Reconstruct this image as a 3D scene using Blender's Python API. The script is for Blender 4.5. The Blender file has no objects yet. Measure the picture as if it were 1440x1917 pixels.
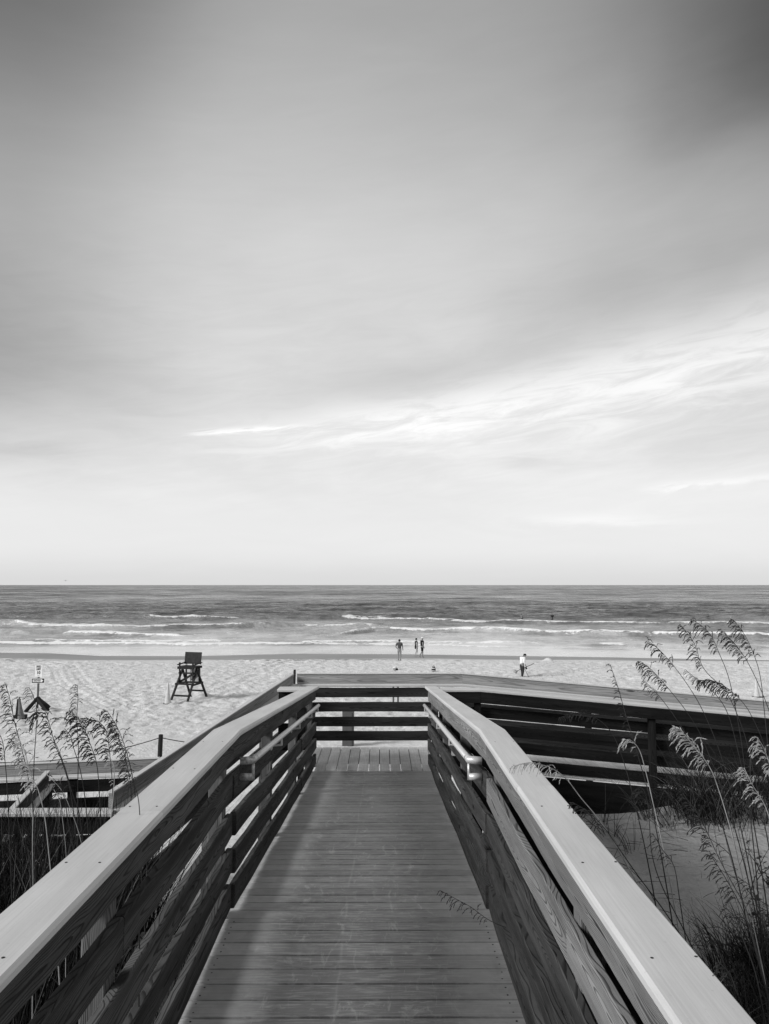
import bpy, bmesh, math, random
import numpy as np
from mathutils import Vector, Matrix

R = math.radians
scene = bpy.context.scene
COL = scene.collection

# ------------------------------------------------------------------ camera
CAMZ = 6.8
F = 1440.0                       # focal length in pixels of the 1440 x 1917 photograph
PITCH = math.atan(136.5 / F)     # horizon sits below the middle of the picture
YAW = 6.0 / F
cam = bpy.data.cameras.new('camera')
cam_o = bpy.data.objects.new('camera', cam)
COL.objects.link(cam_o)
cam_o.location = (0, 0, CAMZ)
cam_o.rotation_euler = (R(90) + PITCH, 0, -YAW)
cam.sensor_fit = 'VERTICAL'
cam.sensor_height = 36.0
cam.lens = 36.0 * F / 1917.0
cam.clip_start = 0.05
cam.clip_end = 60000
scene.camera = cam_o

# ------------------------------------------------------------------ sun and exposure
SUN_EL, SUN_AZ = 30.0, -118.0     # azimuth clockwise from +Y (the sea): low on the left, a little behind
sl = bpy.data.lights.new('sun', 'SUN')
sl.energy = 2.5
sl.angle = R(18.0)
sl.color = (1, 1, 1)
so = bpy.data.objects.new('sun', sl)
COL.objects.link(so)
sd = Vector((math.sin(R(SUN_AZ)) * math.cos(R(SUN_EL)), math.cos(R(SUN_AZ)) * math.cos(R(SUN_EL)), math.sin(R(SUN_EL))))
so.rotation_euler = sd.to_track_quat('Z', 'Y').to_euler()
so.location = (-20, -10, 40)
scene.view_settings.view_transform = 'Standard'
scene.view_settings.look = 'None'
scene.view_settings.exposure = 0.55
scene.view_settings.gamma = 1.0


# ------------------------------------------------------------------ node helper
class N:
    """tiny wrapper so shader maths can be written as expressions"""
    def __init__(s, tree):
        s.t = tree
    def node(s, typ, **kw):
        n = s.t.nodes.new(typ)
        for k, v in kw.items():
            setattr(n, k, v)
        return n
    def put(s, sock, v):
        if isinstance(v, (int, float)):
            if sock.type == 'VECTOR':
                sock.default_value = (v, v, v)
            elif sock.type == 'RGBA':
                sock.default_value = (v, v, v, 1)
            else:
                sock.default_value = v
        elif isinstance(v, tuple):
            sock.default_value = v
        else:
            s.t.links.new(v, sock)
    def m(s, op, a, b=0.0, c=0.0, clamp=False):
        n = s.node('ShaderNodeMath', operation=op, use_clamp=clamp)
        s.put(n.inputs[0], a); s.put(n.inputs[1], b); s.put(n.inputs[2], c)
        return n.outputs[0]
    def add(s, a, b): return s.m('ADD', a, b)
    def sub(s, a, b): return s.m('SUBTRACT', a, b)
    def mul(s, a, b): return s.m('MULTIPLY', a, b)
    def rng(s, v, a, b, c=0.0, d=1.0, smooth=True):
        n = s.node('ShaderNodeMapRange', interpolation_type='SMOOTHSTEP' if smooth else 'LINEAR')
        for i, q in enumerate((v, a, b, c, d)):
            s.put(n.inputs[i], q)
        return n.outputs[0]
    def comb(s, x, y, z):
        n = s.node('ShaderNodeCombineXYZ')
        s.put(n.inputs[0], x); s.put(n.inputs[1], y); s.put(n.inputs[2], z)
        return n.outputs[0]
    def sep(s, v):
        n = s.node('ShaderNodeSeparateXYZ'); s.put(n.inputs[0], v)
        return n.outputs[0], n.outputs[1], n.outputs[2]
    def noise(s, vec, scale=1.0, detail=3.0, rough=0.55, dist=0.0):
        n = s.node('ShaderNodeTexNoise'); s.put(n.inputs['Vector'], vec)
        n.inputs['Scale'].default_value = scale; n.inputs['Detail'].default_value = detail
        n.inputs['Roughness'].default_value = rough; n.inputs['Distortion'].default_value = dist
        return n.outputs[0]
    def mix(s, f, a, b):
        n = s.node('ShaderNodeMix', data_type='FLOAT')
        s.put(n.inputs[0], f); s.put(n.inputs[2], a); s.put(n.inputs[3], b)
        return n.outputs[0]
    def grey(s, v): return s.comb(v, v, v)
    def gauss(s, v, c, w):
        d = s.m('DIVIDE', s.sub(v, c), w)
        return s.m('EXPONENT', s.mul(s.mul(d, d), -1.0))


# ------------------------------------------------------------------ sky
world = bpy.data.worlds.new('World')
scene.world = world
world.use_nodes = True
wt = world.node_tree
wt.nodes.clear()
w = N(wt)
tc = w.node('ShaderNodeTexCoord')
dx, dy, dz = w.sep(tc.outputs['Generated'])
az = w.mul(w.m('ARCTAN2', dx, dy), 57.2958)
el = w.mul(w.m('ARCSINE', dz), 57.2958)
elp = w.m('MAXIMUM', el, 0.0)
sky = w.node('ShaderNodeTexSky', sky_type='NISHITA', sun_disc=False)
sky.sun_elevation = R(SUN_EL)
sky.sun_rotation = R(SUN_AZ)
bw = w.node('ShaderNodeRGBToBW')
wt.links.new(sky.outputs[0], bw.inputs[0])
clear = w.m('MINIMUM', bw.outputs[0], 9.0)
# cloud coordinates: flat decks seen in perspective
zc = w.add(w.m('MAXIMUM', dz, 0.0), 0.10)
px_ = w.m('DIVIDE', dx, zc); py_ = w.m('DIVIDE', dy, zc)
pl = w.comb(px_, py_, 0.0)
soft = w.noise(w.comb(w.mul(px_, 0.9), w.mul(py_, 0.55), 3.1), 0.9, 4.0, 0.5, 0.4)
soft2 = w.noise(w.comb(w.mul(az, 0.05), w.mul(el, 0.09), 7.7), 1.0, 4.0, 0.5, 0.5)
fine = w.noise(w.comb(w.mul(az, 0.10), w.mul(el, 0.55), 2.0), 1.0, 6.0, 0.62, 0.6)
fea = w.noise(w.comb(w.mul(az, 0.16), w.mul(w.sub(el, w.mul(az, 0.13)), 0.95), 5.0), 1.0, 9.0, 0.66, 0.9)
wob = w.mul(w.sub(soft2, 0.5), 7.0)
# base deck: pale near the horizon, heavier towards the zenith
base = w.mix(w.rng(elp, 0.0, 3.0), 0.50, 0.575)
base = w.mix(w.rng(elp, 5.0, 15.0), base, 0.47)
base = w.mix(w.rng(elp, 23.0, 41.0), base, 0.275)
# heavier cloud out to the left and to the upper right
left = w.mul(w.rng(w.add(az, w.mul(wob, 0.5)), -11.0, -30.0), w.rng(elp, 6.0, 16.0))
left2 = w.mul(w.rng(az, -6.0, -24.0), w.rng(elp, 24.0, 40.0))
base = w.mul(base, w.sub(1.0, w.mul(left, 0.42)))
base = w.mul(base, w.sub(1.0, w.mul(left2, 0.40)))
wr = w.add(az, wob)
rb = w.mul(w.gauss(wr, 32.0, 15.0), w.gauss(w.add(el, w.mul(wob, 0.6)), 34.0, 10.5))
base = w.mul(base, w.sub(1.0, w.mul(rb, 0.83)))
# grey belt hanging over the bright break
belt = w.mul(w.rng(w.add(az, wob), 2.0, 20.0), w.gauss(w.sub(el, w.mul(az, 0.10)), 19.0, 3.4))
base = w.mul(base, w.sub(1.0, w.mul(belt, 0.22)))
belt2 = w.mul(w.gauss(az, 5.0, 11.0), w.gauss(w.sub(el, w.mul(az, 0.14)), 14.8, 1.7))
base = w.mul(base, w.sub(1.0, w.mul(belt2, 0.16)))
# bright break of cloud climbing to the right
line = w.sub(el, w.add(10.4, w.mul(w.m('MAXIMUM', w.add(az, 15.0), 0.0), 0.125)))
wd = w.add(1.1, w.mul(w.m('MAXIMUM', w.add(az, 15.0), 0.0), 0.045))
lw = w.m('DIVIDE', w.add(line, w.mul(w.sub(fea, 0.5), 3.4)), wd)
brk = w.mul(w.m('EXPONENT', w.mul(w.mul(lw, lw), -1.0)), w.rng(az, -17.0, 2.0, 0.0, 1.0))
brk = w.mul(brk, w.rng(fea, 0.34, 0.60, 0.40, 1.0))
base = w.add(base, w.mul(brk, 0.16))
lw2 = w.m('DIVIDE', w.add(line, w.mul(w.sub(soft2, 0.5), 3.0)), w.mul(wd, 2.1))
halo = w.mul(w.m('EXPONENT', w.mul(w.mul(lw2, lw2), -1.0)), w.rng(az, -14.0, 14.0))
base = w.add(base, w.mul(halo, 0.07))
# thin wisps
wl = w.sub(el, w.add(10.9, w.mul(w.add(az, 15.0), 0.10)))
wisp = w.mul(w.mul(w.gauss(w.add(wl, w.mul(w.sub(fea, 0.5), 1.6)), 0.0, 0.20), w.rng(az, -15.5, -12.0)), w.rng(az, -5.0, -8.5))
base = w.add(base, w.mul(w.mul(wisp, w.rng(fea, 0.35, 0.6)), 0.16))
wl2 = w.sub(el, w.add(6.85, w.mul(w.sub(az, 19.0), 0.05)))
wisp2 = w.mul(w.gauss(w.add(wl2, w.mul(w.sub(fea, 0.5), 2.2)), 0.0, 0.30), w.rng(az, 18.0, 21.0))
base = w.add(base, w.mul(w.mul(wisp2, w.rng(fea, 0.35, 0.6)), 0.07))
low = w.mul(w.mul(w.gauss(w.add(el, w.mul(w.sub(fine, 0.5), 2.4)), 4.6, 0.75), w.gauss(az, 15.0, 5.0)), w.rng(fine, 0.4, 0.6))
base = w.add(base, w.mul(low, 0.08))
drk = w.mul(w.gauss(w.add(el, w.mul(w.sub(fine, 0.5), 2.0)), 9.0, 0.35), w.gauss(az, 11.0, 3.0))
base = w.sub(base, w.mul(drk, 0.07))
drk2 = w.mul(w.gauss(w.add(el, w.mul(w.sub(fine, 0.5), 3.0)), 8.9, 0.8), w.gauss(az, -25.0, 4.0))
base = w.sub(base, w.mul(drk2, 0.06))
# soft mottling of the whole deck
base = w.mul(base, w.mix(w.rng(elp, 3.0, 12.0), 1.0, w.rng(soft, 0.28, 0.72, 0.88, 1.08)))
base = w.mul(base, w.rng(fine, 0.2, 0.8, 0.985, 1.015))
base = w.mul(base, w.mix(w.rng(elp, 3.0, 9.0), 1.0, w.mix(w.rng(elp, 16.0, 26.0), w.rng(fea, 0.25, 0.75, 0.965, 1.035), w.rng(fea, 0.25, 0.75, 0.988, 1.012))))
cloud = w.mul(base, 10.0)
mixw = w.mix(0.94, clear, cloud)
bg = w.node('ShaderNodeBackground')
wt.links.new(w.grey(mixw), bg.inputs[0])
bg.inputs[1].default_value = 0.1
wo = w.node('ShaderNodeOutputWorld')
wt.links.new(bg.outputs[0], wo.inputs[0])


# ------------------------------------------------------------------ helpers
def tag(o, label=None, cat=None, group=None, kind=None):
    if label: o['label'] = label
    if cat: o['category'] = cat
    if group: o['group'] = group
    if kind: o['kind'] = kind
    return o

def empty(name, loc, label=None, cat=None, group=None, rz=0.0):
    o = bpy.data.objects.new(name, None)
    COL.objects.link(o)
    o.location = loc
    o.rotation_euler = (0, 0, rz)
    o.empty_display_size = 0.2
    return tag(o, label, cat, group)

def ray(px, py):
    """direction in the world of a pixel of the 1440 x 1917 photograph"""
    u = px - 720.0; s = py - 958.5
    fwd = F * math.cos(PITCH) + s * math.sin(PITCH)
    dn = s * math.cos(PITCH) - F * math.sin(PITCH)
    x = u * math.cos(YAW) + fwd * math.sin(YAW)
    y = -u * math.sin(YAW) + fwd * math.cos(YAW)
    return Vector((x, y, -dn))

def at_h(px, py, h):
    r = ray(px, py)
    t = (CAMZ - h) / (-r.z)
    return Vector((r.x * t, r.y * t, h))

def at_y(px, py, Y):
    r = ray(px, py)
    return Vector((r.x * Y / r.y, Y, CAMZ + r.z * Y / r.y))

def mesh_obj(name, verts, faces, mat, parent=None, smooth=False, gc=None, loc=None, rz=0.0):
    me = bpy.data.meshes.new(name)
    me.from_pydata([tuple(v) for v in verts], [], faces)
    me.update()
    if smooth:
        me.polygons.foreach_set('use_smooth', [True] * len(me.polygons))
    if gc is not None:
        a = me.attributes.new('gcoord', 'FLOAT_VECTOR', 'POINT')
        a.data.foreach_set('vector', np.array(gc, dtype=np.float32).ravel())
    o = bpy.data.objects.new(name, me)
    if mat: me.materials.append(mat)
    COL.objects.link(o)
    if parent: o.parent = parent
    if loc is not None: o.location = loc
    o.rotation_euler = (0, 0, rz)
    return o

class MB:
    """collects simple shapes into one mesh"""
    def __init__(s): s.v = []; s.f = []
    def box(s, c, size, M=None):
        i = len(s.v)
        for dz_ in (-.5, .5):
            for dy_ in (-.5, .5):
                for dx_ in (-.5, .5):
                    p = Vector((dx_ * size[0], dy_ * size[1], dz_ * size[2]))
                    if M is not None: p = M @ p
                    s.v.append(p + Vector(c))
        for q in ((0, 2, 3, 1), (4, 5, 7, 6), (0, 1, 5, 4), (2, 6, 7, 3), (0, 4, 6, 2), (1, 3, 7, 5)):
            s.f.append([i + k for k in q])
        return s
    def bar(s, a, b, w_, h_, up=(0, 0, 1)):
        a = Vector(a); b = Vector(b); d = (b - a); L = d.length; d.normalize()
        upv = Vector(up)
        if abs(d.dot(upv)) > 0.97: upv = Vector((0, 1, 0))
        sdv = d.cross(upv).normalized(); u2 = sdv.cross(d).normalized()
        i = len(s.v)
        for p in (a, b):
            for (p1, p2) in ((-1, -1), (1, -1), (1, 1), (-1, 1)):
                s.v.append(p + sdv * (p1 * w_ / 2) + u2 * (p2 * h_ / 2))
        s.f += [[i + 3, i + 2, i + 1, i], [i + 4, i + 5, i + 6, i + 7]]
        for k in range(4):
            s.f.append([i + k, i + (k + 1) % 4, i + 4 + (k + 1) % 4, i + 4 + k])
        return s
    def tube(s, pts, rad, n=8, cap=True):
        pts = [Vector(p) for p in pts]
        if not isinstance(rad, (list, tuple)): rad = [rad] * len(pts)
        i0 = len(s.v)
        prev = None
        for k, p in enumerate(pts):
            if k == 0: d = pts[1] - pts[0]
            elif k == len(pts) - 1: d = pts[-1] - pts[-2]
            else: d = (pts[k + 1] - pts[k]).normalized() + (pts[k] - pts[k - 1]).normalized()
            d.normalize()
            if prev is None:
                a = d.orthogonal().normalized()
            else:
                a = (prev - d * prev.dot(d))
                a = a.normalized() if a.length > 1e-6 else d.orthogonal().normalized()
            prev = a
            b = d.cross(a)
            for j in range(n):
                t = 2 * math.pi * j / n
                s.v.append(p + (a * math.cos(t) + b * math.sin(t)) * rad[k])
        for k in range(len(pts) - 1):
            for j in range(n):
                s.f.append([i0 + k * n + j, i0 + k * n + (j + 1) % n, i0 + (k + 1) * n + (j + 1) % n, i0 + (k + 1) * n + j])
        if cap:
            s.f.append([i0 + j for j in reversed(range(n))])
            s.f.append([i0 + (len(pts) - 1) * n + j for j in range(n)])
        return s
    def lathe(s, prof, c=(0, 0, 0), n=16):
        i0 = len(s.v)
        for (r_, z_) in prof:
            for j in range(n):
                t = 2 * math.pi * j / n
                s.v.append(Vector((c[0] + r_ * math.cos(t), c[1] + r_ * math.sin(t), c[2] + z_)))
        for k in range(len(prof) - 1):
            for j in range(n):
                s.f.append([i0 + k * n + j, i0 + k * n + (j + 1) % n, i0 + (k + 1) * n + (j + 1) % n, i0 + (k + 1) * n + j])
        s.f.append([i0 + j for j in reversed(range(n))])
        s.f.append([i0 + (len(prof) - 1) * n + j for j in range(n)])
        return s
    def build(s, name, mat, parent=None, smooth=False, loc=None, rz=0.0):
        return mesh_obj(name, s.v, s.f, mat, parent, smooth, None, loc, rz)


# numpy value noise
def _h(ix, iy, seed):
    n = (ix.astype(np.int64) * 374761393 + iy.astype(np.int64) * 668265263 + seed * 1274126177) & 0x7fffffff
    n = ((n ^ (n >> 13)) * 1274126177) & 0x7fffffff
    return ((n ^ (n >> 16)) & 0xffffff) / float(0xffffff)
def vn(x, y, seed=0):
    x = np.asarray(x, dtype=np.float64); y = np.asarray(y, dtype=np.float64)
    x, y = np.broadcast_arrays(x, y)
    ix = np.floor(x); iy = np.floor(y)
    fx = x - ix; fy = y - iy
    fx = fx * fx * (3 - 2 * fx); fy = fy * fy * (3 - 2 * fy)
    a = _h(ix, iy, seed); b = _h(ix + 1, iy, seed); c = _h(ix, iy + 1, seed); d = _h(ix + 1, iy + 1, seed)
    return (a * (1 - fx) + b * fx) * (1 - fy) + (c * (1 - fx) + d * fx) * fy
def fbm(x, y, seed=0, o=4, g=0.5):
    t = 0; a = 1.0; s_ = 0
    for k in range(o):
        t = t + a * vn(np.asarray(x) * 2 ** k + 17.3 * k, np.asarray(y) * 2 ** k - 9.1 * k, seed + k); s_ += a; a *= g
    return t / s_
def sst(x, a, b):
    t = np.clip((x - a) / (b - a), 0, 1)
    return t * t * (3 - 2 * t)


# ------------------------------------------------------------------ materials
def new_mat(name):
    m = bpy.data.materials.new(name)
    m.use_nodes = True
    m.node_tree.nodes.clear()
    k = N(m.node_tree)
    p = k.node('ShaderNodeBsdfPrincipled')
    o = k.node('ShaderNodeOutputMaterial')
    m.node_tree.links.new(p.outputs[0], o.inputs[0])
    return m, k, p

def set_bump(k, p, h, strength=0.5, dist=0.01):
    b = k.node('ShaderNodeBump')
    b.inputs['Strength'].default_value = strength
    b.inputs['Distance'].default_value = dist
    k.put(b.inputs['Height'], h)
    k.t.links.new(b.outputs[0], p.inputs['Normal'])

def plain(name, g, rough=0.6, var=0.15, scale=20.0, metal=0.0, bump=0.0):
    m, k, p = new_mat(name)
    t = k.node('ShaderNodeTexCoord')
    n = k.noise(t.outputs['Object'], scale, 4.0, 0.6)
    k.put(p.inputs['Base Color'], k.grey(k.rng(n, 0.25, 0.75, g * (1 - var), g * (1 + var))))
    p.inputs['Roughness'].default_value = rough
    p.inputs['Metallic'].default_value = metal
    p.inputs['Specular IOR Level'].default_value = 0.5 if metal else 0.12
    if bump: set_bump(k, p, n, bump, 0.01)
    return m

def wood_mat(name, light, dark, ring=165.0, contrast=1.0, rough=0.75, stain=0.5, knots=True):
    """flat-sawn weathered pine: nested growth-ring figure along the board"""
    m, k, p = new_mat(name)
    a = k.node('ShaderNodeAttribute', attribute_name='gcoord')
    u, l, v = k.sep(a.outputs['Vector'])
    oi = k.node('ShaderNodeObjectInfo')
    rnd = oi.outputs['Random']
    uo = k.add(u, k.mul(rnd, 97.0))
    n1 = k.noise(k.comb(k.mul(uo, 0.9), k.mul(rnd, 31.0), 0.0), 1.0, 2.0, 0.5)
    n2 = k.noise(k.comb(k.mul(uo, 0.55), k.mul(rnd, 11.0), 5.0), 1.0, 1.0, 0.5)
    n3 = k.noise(k.comb(k.mul(uo, 1.5), k.mul(v, 8.0), k.mul(rnd, 20.0)), 1.0, 3.0, 0.5, 0.2)
    vc = k.sub(v, k.mul(k.sub(n1, 0.5), 0.20))
    dep = k.add(0.012, k.mul(k.m('ABSOLUTE', k.sub(n2, 0.5)), 0.24))
    dep = k.add(dep, k.mul(l, 0.6))
    rr = k.m('SQRT', k.add(k.mul(vc, vc), k.mul(dep, dep)))
    rr = k.add(rr, k.mul(k.sub(n3, 0.5), 0.034))
    if knots:
        vo = k.node('ShaderNodeTexVoronoi')
        vo.inputs['Scale'].default_value = 1.0
        k.put(vo.inputs['Vector'], k.comb(k.mul(uo, 1.25), k.mul(v, 5.5), k.mul(rnd, 9.0)))
        kn = k.rng(vo.outputs['Distance'], 0.0, 0.24, 1.0, 0.0)
        rr = k.add(rr, k.mul(kn, 0.036))
        core = k.rng(vo.outputs['Distance'], 0.055, 0.115, 1.0, 0.0)
    ph = k.m('FRACT', k.mul(rr, ring))
    late = k.m('MULTIPLY', k.rng(ph, 0.50, 0.84), k.rng(ph, 0.90, 0.98, 1.0, 0.0))
    fib = k.noise(k.comb(k.mul(uo, 5.0), k.mul(v, 240.0), k.mul(l, 240.0)), 1.0, 3.0, 0.6)
    fib2 = k.noise(k.comb(k.mul(uo, 1.4), k.mul(v, 50.0), 1.0), 1.0, 3.0, 0.6)
    big = k.noise(k.comb(k.mul(uo, 0.9), k.mul(v, 12.0), 4.0), 1.0, 5.0, 0.7, 0.3)
    f = k.mul(late, 0.72 * contrast)
    crk = k.noise(k.comb(k.mul(uo, 0.8), k.mul(v, 34.0), 8.0), 1.0, 4.0, 0.7, 0.3)
    f = k.add(f, k.rng(crk, 0.64, 0.70))
    f = k.add(f, k.mul(k.sub(fib, 0.5), 0.55))
    f = k.add(f, k.mul(k.sub(fib2, 0.5), 0.35))
    f = k.m('MINIMUM', k.m('MAXIMUM', f, 0.0), 1.0)
    if knots:
        f = k.m('MAXIMUM', f, core)
    c = k.mix(f, light, dark)
    c = k.mul(c, k.rng(big, 0.3, 0.7, 1.0 - stain, 1.0 + stain * 0.35))
    c = k.mul(c, k.add(0.80, k.mul(rnd, 0.40)))
    k.put(p.inputs['Base Color'], k.grey(c))
    p.inputs['Roughness'].default_value = 0.85
    p.inputs['Specular IOR Level'].default_value = 0.12
    h = k.add(k.mul(late, 0.6), k.mul(fib, 0.5))
    set_bump(k, p, h, 0.6, 0.0035)
    return m

M = {}
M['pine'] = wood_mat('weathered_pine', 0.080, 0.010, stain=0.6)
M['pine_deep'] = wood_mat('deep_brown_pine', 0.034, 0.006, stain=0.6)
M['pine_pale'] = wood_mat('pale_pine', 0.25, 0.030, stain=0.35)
M['pine_dark'] = wood_mat('near_black_pine', 0.016, 0.003, stain=0.6)  # near-black timber, darker than the other pines
M['pine_grey'] = wood_mat('grey_upright_pine', 0.31, 0.08, contrast=0.75, stain=0.35, ring=70.0)
M['post'] = wood_mat('post_pine', 0.15, 0.035, stain=0.4, knots=False)

def cap_mat():
    m, k, p = new_mat('pale_composite_cap')
    a = k.node('ShaderNodeAttribute', attribute_name='gcoord')
    u, l, v = k.sep(a.outputs['Vector'])
    fib = k.noise(k.comb(k.mul(u, 2.2), k.mul(l, 160.0), 0.0), 1.0, 3.0, 0.65, 0.3)
    big = k.noise(k.comb(k.mul(u, 1.2), k.mul(l, 7.0), 2.0), 1.0, 5.0, 0.6)
    spk = k.noise(k.comb(k.mul(u, 60.0), k.mul(l, 60.0), 2.0), 1.0, 2.0, 0.6)
    c = k.rng(fib, 0.25, 0.75, 0.48, 0.55)
    c = k.mul(c, k.rng(big, 0.3, 0.7, 0.88, 1.06))
    c = k.mul(c, k.rng(spk, 0.27, 0.36, 0.90, 1.0))
    k.put(p.inputs['Base Color'], k.grey(c))
    p.inputs['Roughness'].default_value = 0.62
    set_bump(k, p, k.add(fib, k.mul(spk, 0.3)), 0.25, 0.002)
    return m
M['cap'] = cap_mat()

def deck_mat(axis):
    m, k, p = new_mat('composite_decking_' + ('across' if axis == 0 else 'lengthwise'))
    t = k.node('ShaderNodeTexCoord')
    g = k.node('ShaderNodeNewGeometry')
    x, y, z = k.sep(t.outputs['Object'])
    isl = g.outputs['Random Per Island']
    if axis == 0: a_, b_ = x, y
    else: a_, b_ = y, x
    so_ = k.mul(isl, 53.0)
    fib = k.noise(k.comb(k.add(k.mul(a_, 3.0), so_), k.mul(b_, 120.0), so_), 1.0, 4.0, 0.65, 0.6)
    stk = k.noise(k.comb(k.add(k.mul(a_, 5.0), so_), k.mul(b_, 45.0), so_), 1.0, 5.0, 0.7, 0.9)
    big = k.noise(k.comb(x, y, 0.0), 1.6, 5.0, 0.6, 0.3)
    med = k.noise(k.comb(x, y, 3.0), 7.0, 5.0, 0.7, 0.6)
    scf = k.noise(k.comb(k.mul(x, 1.2), k.mul(y, 0.35), 6.0), 9.0, 6.0, 0.75, 1.5)
    c = k.rng(fib, 0.25, 0.75, 0.32, 0.46)
    if axis == 0:
        # middle of the walk is scuffed by feet: darker, streaky
        off = k.m('ABSOLUTE', k.add(x, 0.115))
        wear = k.rng(k.add(off, k.mul(k.sub(big, 0.5), 0.5)), 0.62, 0.36)
        c = k.mul(c, k.sub(1.0, k.mul(wear, 0.42)))
        c = k.add(c, k.mul(k.mul(wear, k.rng(stk, 0.47, 0.62)), 0.17))
        c = k.mul(c, k.rng(med, 0.3, 0.7, 0.86, 1.12))
        c = k.add(c, k.mul(k.mul(wear, k.rng(scf, 0.55, 0.66)), 0.14))
        # one long pale scrape down the walk
        sx = k.add(x, k.add(0.21, k.mul(k.sub(k.noise(k.comb(y, 0.0, 0.0), 1.1, 2.0), 0.5), 0.09)))
        scr = k.mul(k.gauss(sx, 0.0, 0.007), k.rng(k.noise(k.comb(k.mul(y, 3.0), 2.0, 0.0), 1.0, 3.0), 0.38, 0.6))
        c = k.add(c, k.mul(scr, 0.10))
    else:
        c = k.mul(c, 1.3)
        c = k.mul(c, k.rng(med, 0.3, 0.7, 0.85, 1.12))
    c = k.mul(c, k.add(0.84, k.mul(isl, 0.32)))
    k.put(p.inputs['Base Color'], k.grey(c))
    k.put(p.inputs['Roughness'], k.rng(stk, 0.3, 0.7, 0.42, 0.62))
    set_bump(k, p, k.add(fib, k.mul(stk, 0.6)), 0.45, 0.002)
    return m
M['deck'] = deck_mat(0)
M['deck_l'] = deck_mat(1)
M['screw'] = plain('screw_heads', 0.03, 0.5)
M['alu'] = plain('brushed_pipe', 0.62, 0.38, 0.08, 60.0, 0.35)
M['pipe_old'] = plain('weathered_pipe_return', 0.42, 0.5, 0.55, 45.0, 0.2, 0.5)
M['black_wood'] = plain('dark_painted_wood', 0.02, 0.6, 0.4, 30.0, 0.0, 0.2)
M['panel'] = plain('charcoal_board', 0.030, 0.7, 0.35, 8.0)
M['white'] = plain('white_paint', 0.85, 0.5, 0.05)
M['black'] = plain('black_paint', 0.015, 0.5, 0.1)
M['rubber'] = plain('rubber', 0.012, 0.6, 0.2)
M['cone'] = plain('faded_cone', 0.48, 0.6, 0.12, 8.0)
M['cone_dark'] = plain('dull_cone', 0.13, 0.6, 0.3, 8.0)
M['rope'] = plain('old_rope', 0.05, 0.9, 0.4, 80.0)
M['skin'] = plain('skin', 0.22, 0.6, 0.06)
M['skin_pale'] = plain('pale_skin', 0.42, 0.6, 0.06)
M['hair'] = plain('dark_hair', 0.012, 0.7, 0.3)
M['c_black'] = plain('black_cloth', 0.008, 0.9, 0.3)
M['c_grey'] = plain('grey_cloth', 0.075, 0.9, 0.2)
M['c_dark'] = plain('dark_cloth', 0.035, 0.9, 0.4)
M['c_white'] = plain('white_cloth', 0.72, 0.9, 0.08)
M['c_light'] = plain('light_shorts_cloth', 0.26, 0.9, 0.3)
M['metal_dark'] = plain('dark_metal', 0.03, 0.4, 0.2, 10, 0.5)
M['stem'] = plain('grass_stem', 0.030, 0.7, 0.4, 12.0)
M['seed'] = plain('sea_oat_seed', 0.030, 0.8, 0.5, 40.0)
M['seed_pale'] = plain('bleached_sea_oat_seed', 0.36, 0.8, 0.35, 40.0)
M['shaded_planks'] = plain('shaded_deck_planks', 0.07, 0.85, 0.4, 6.0)  # deck planks with the shade behind the left guard put into the colour
M['stem_pale'] = plain('bleached_grass_stem', 0.30, 0.7, 0.3, 12.0)
M['leafy'] = plain('weed_leaf', 0.030, 0.6, 0.5, 15.0)

def grass_mat():
    m, k, p = new_mat('dune_grass_blades')
    g = k.node('ShaderNodeNewGeometry')
    r_ = g.outputs['Random Per Island']
    c = k.add(0.010, k.mul(k.m('POWER', r_, 5.0), 0.10))
    k.put(p.inputs['Base Color'], k.grey(c))
    p.inputs['Roughness'].default_value = 0.8
    p.inputs['Specular IOR Level'].default_value = 0.1
    return m
M['grass'] = grass_mat()


# ------------------------------------------------------------------ terrain
def shore_y(x, y=None):
    """distance of the water's edge for a lateral position (metres at about 75 m out)"""
    xs = np.array([-90, -38, -33, -27, -18, -8, 2, 12, 22, 30, 38, 90])
    ys = np.array([80., 78.8, 78.2, 75.2, 75.0, 77.6, 77.0, 75.2, 73.5, 71.6, 70.2, 66])
    return np.interp(x, xs, ys)

def ground_h(x, y):
    x = np.asarray(x, dtype=float); y = np.asarray(y, dtype=float)
    # profile far from the dune
    sh = shore_y(x)
    beach = np.interp(y, [14, 20, 26, 34, 42, 54, 64], [1.9, 1.25, 1.02, 0.86, 0.74, 0.62, 0.50])
    t = np.clip((y - 64) / (sh - 64), 0, 3)
    beach = np.where(y > 64, 0.50 * (1 - t), beach)
    beach = np.where(y > sh, -(y - sh) * 0.045, beach)
    lft = np.interp(y, [-8, 3.0, 6.2, 6.7, 7.2, 10.5, 14], [4.35, 4.28, 4.15, 3.6, 3.0, 2.5, 1.9])
    mid = np.interp(y, [-8, 4.0, 6.5, 8.5, 10.5, 12, 14], [4.40, 4.34, 4.02, 3.72, 3.2, 2.7, 1.9])
    rgt = np.interp(y, [-8, 4, 7.0, 8.9, 9.35, 9.8, 11, 14], [4.35, 4.22, 4.16, 4.24, 4.05, 3.3, 2.9, 1.9])
    a = sst(x, -2.0, -1.0); b = sst(x, 0.7, 1.5)
    near = (lft * (1 - a) + mid * a) * (1 - b) + rgt * b
    near = near + np.where(y < 10.0, sst(x, 2.2, 4.2) * sst(y, 6.5, 9.2) * 0.20, 0)
    h = np.where(y < 14, near, beach)
    return h

SX = []
def seg_dist(X, Y, pts):
    d = np.full(X.shape, 1e9)
    for (ax, ay), (bx, by) in zip(pts[:-1], pts[1:]):
        vx, vy = bx - ax, by - ay
        t = np.clip(((X - ax) * vx + (Y - ay) * vy) / (vx * vx + vy * vy), 0, 1)
        d = np.minimum(d, np.hypot(X - ax - t * vx, Y - ay - t * vy))
    return d

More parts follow.
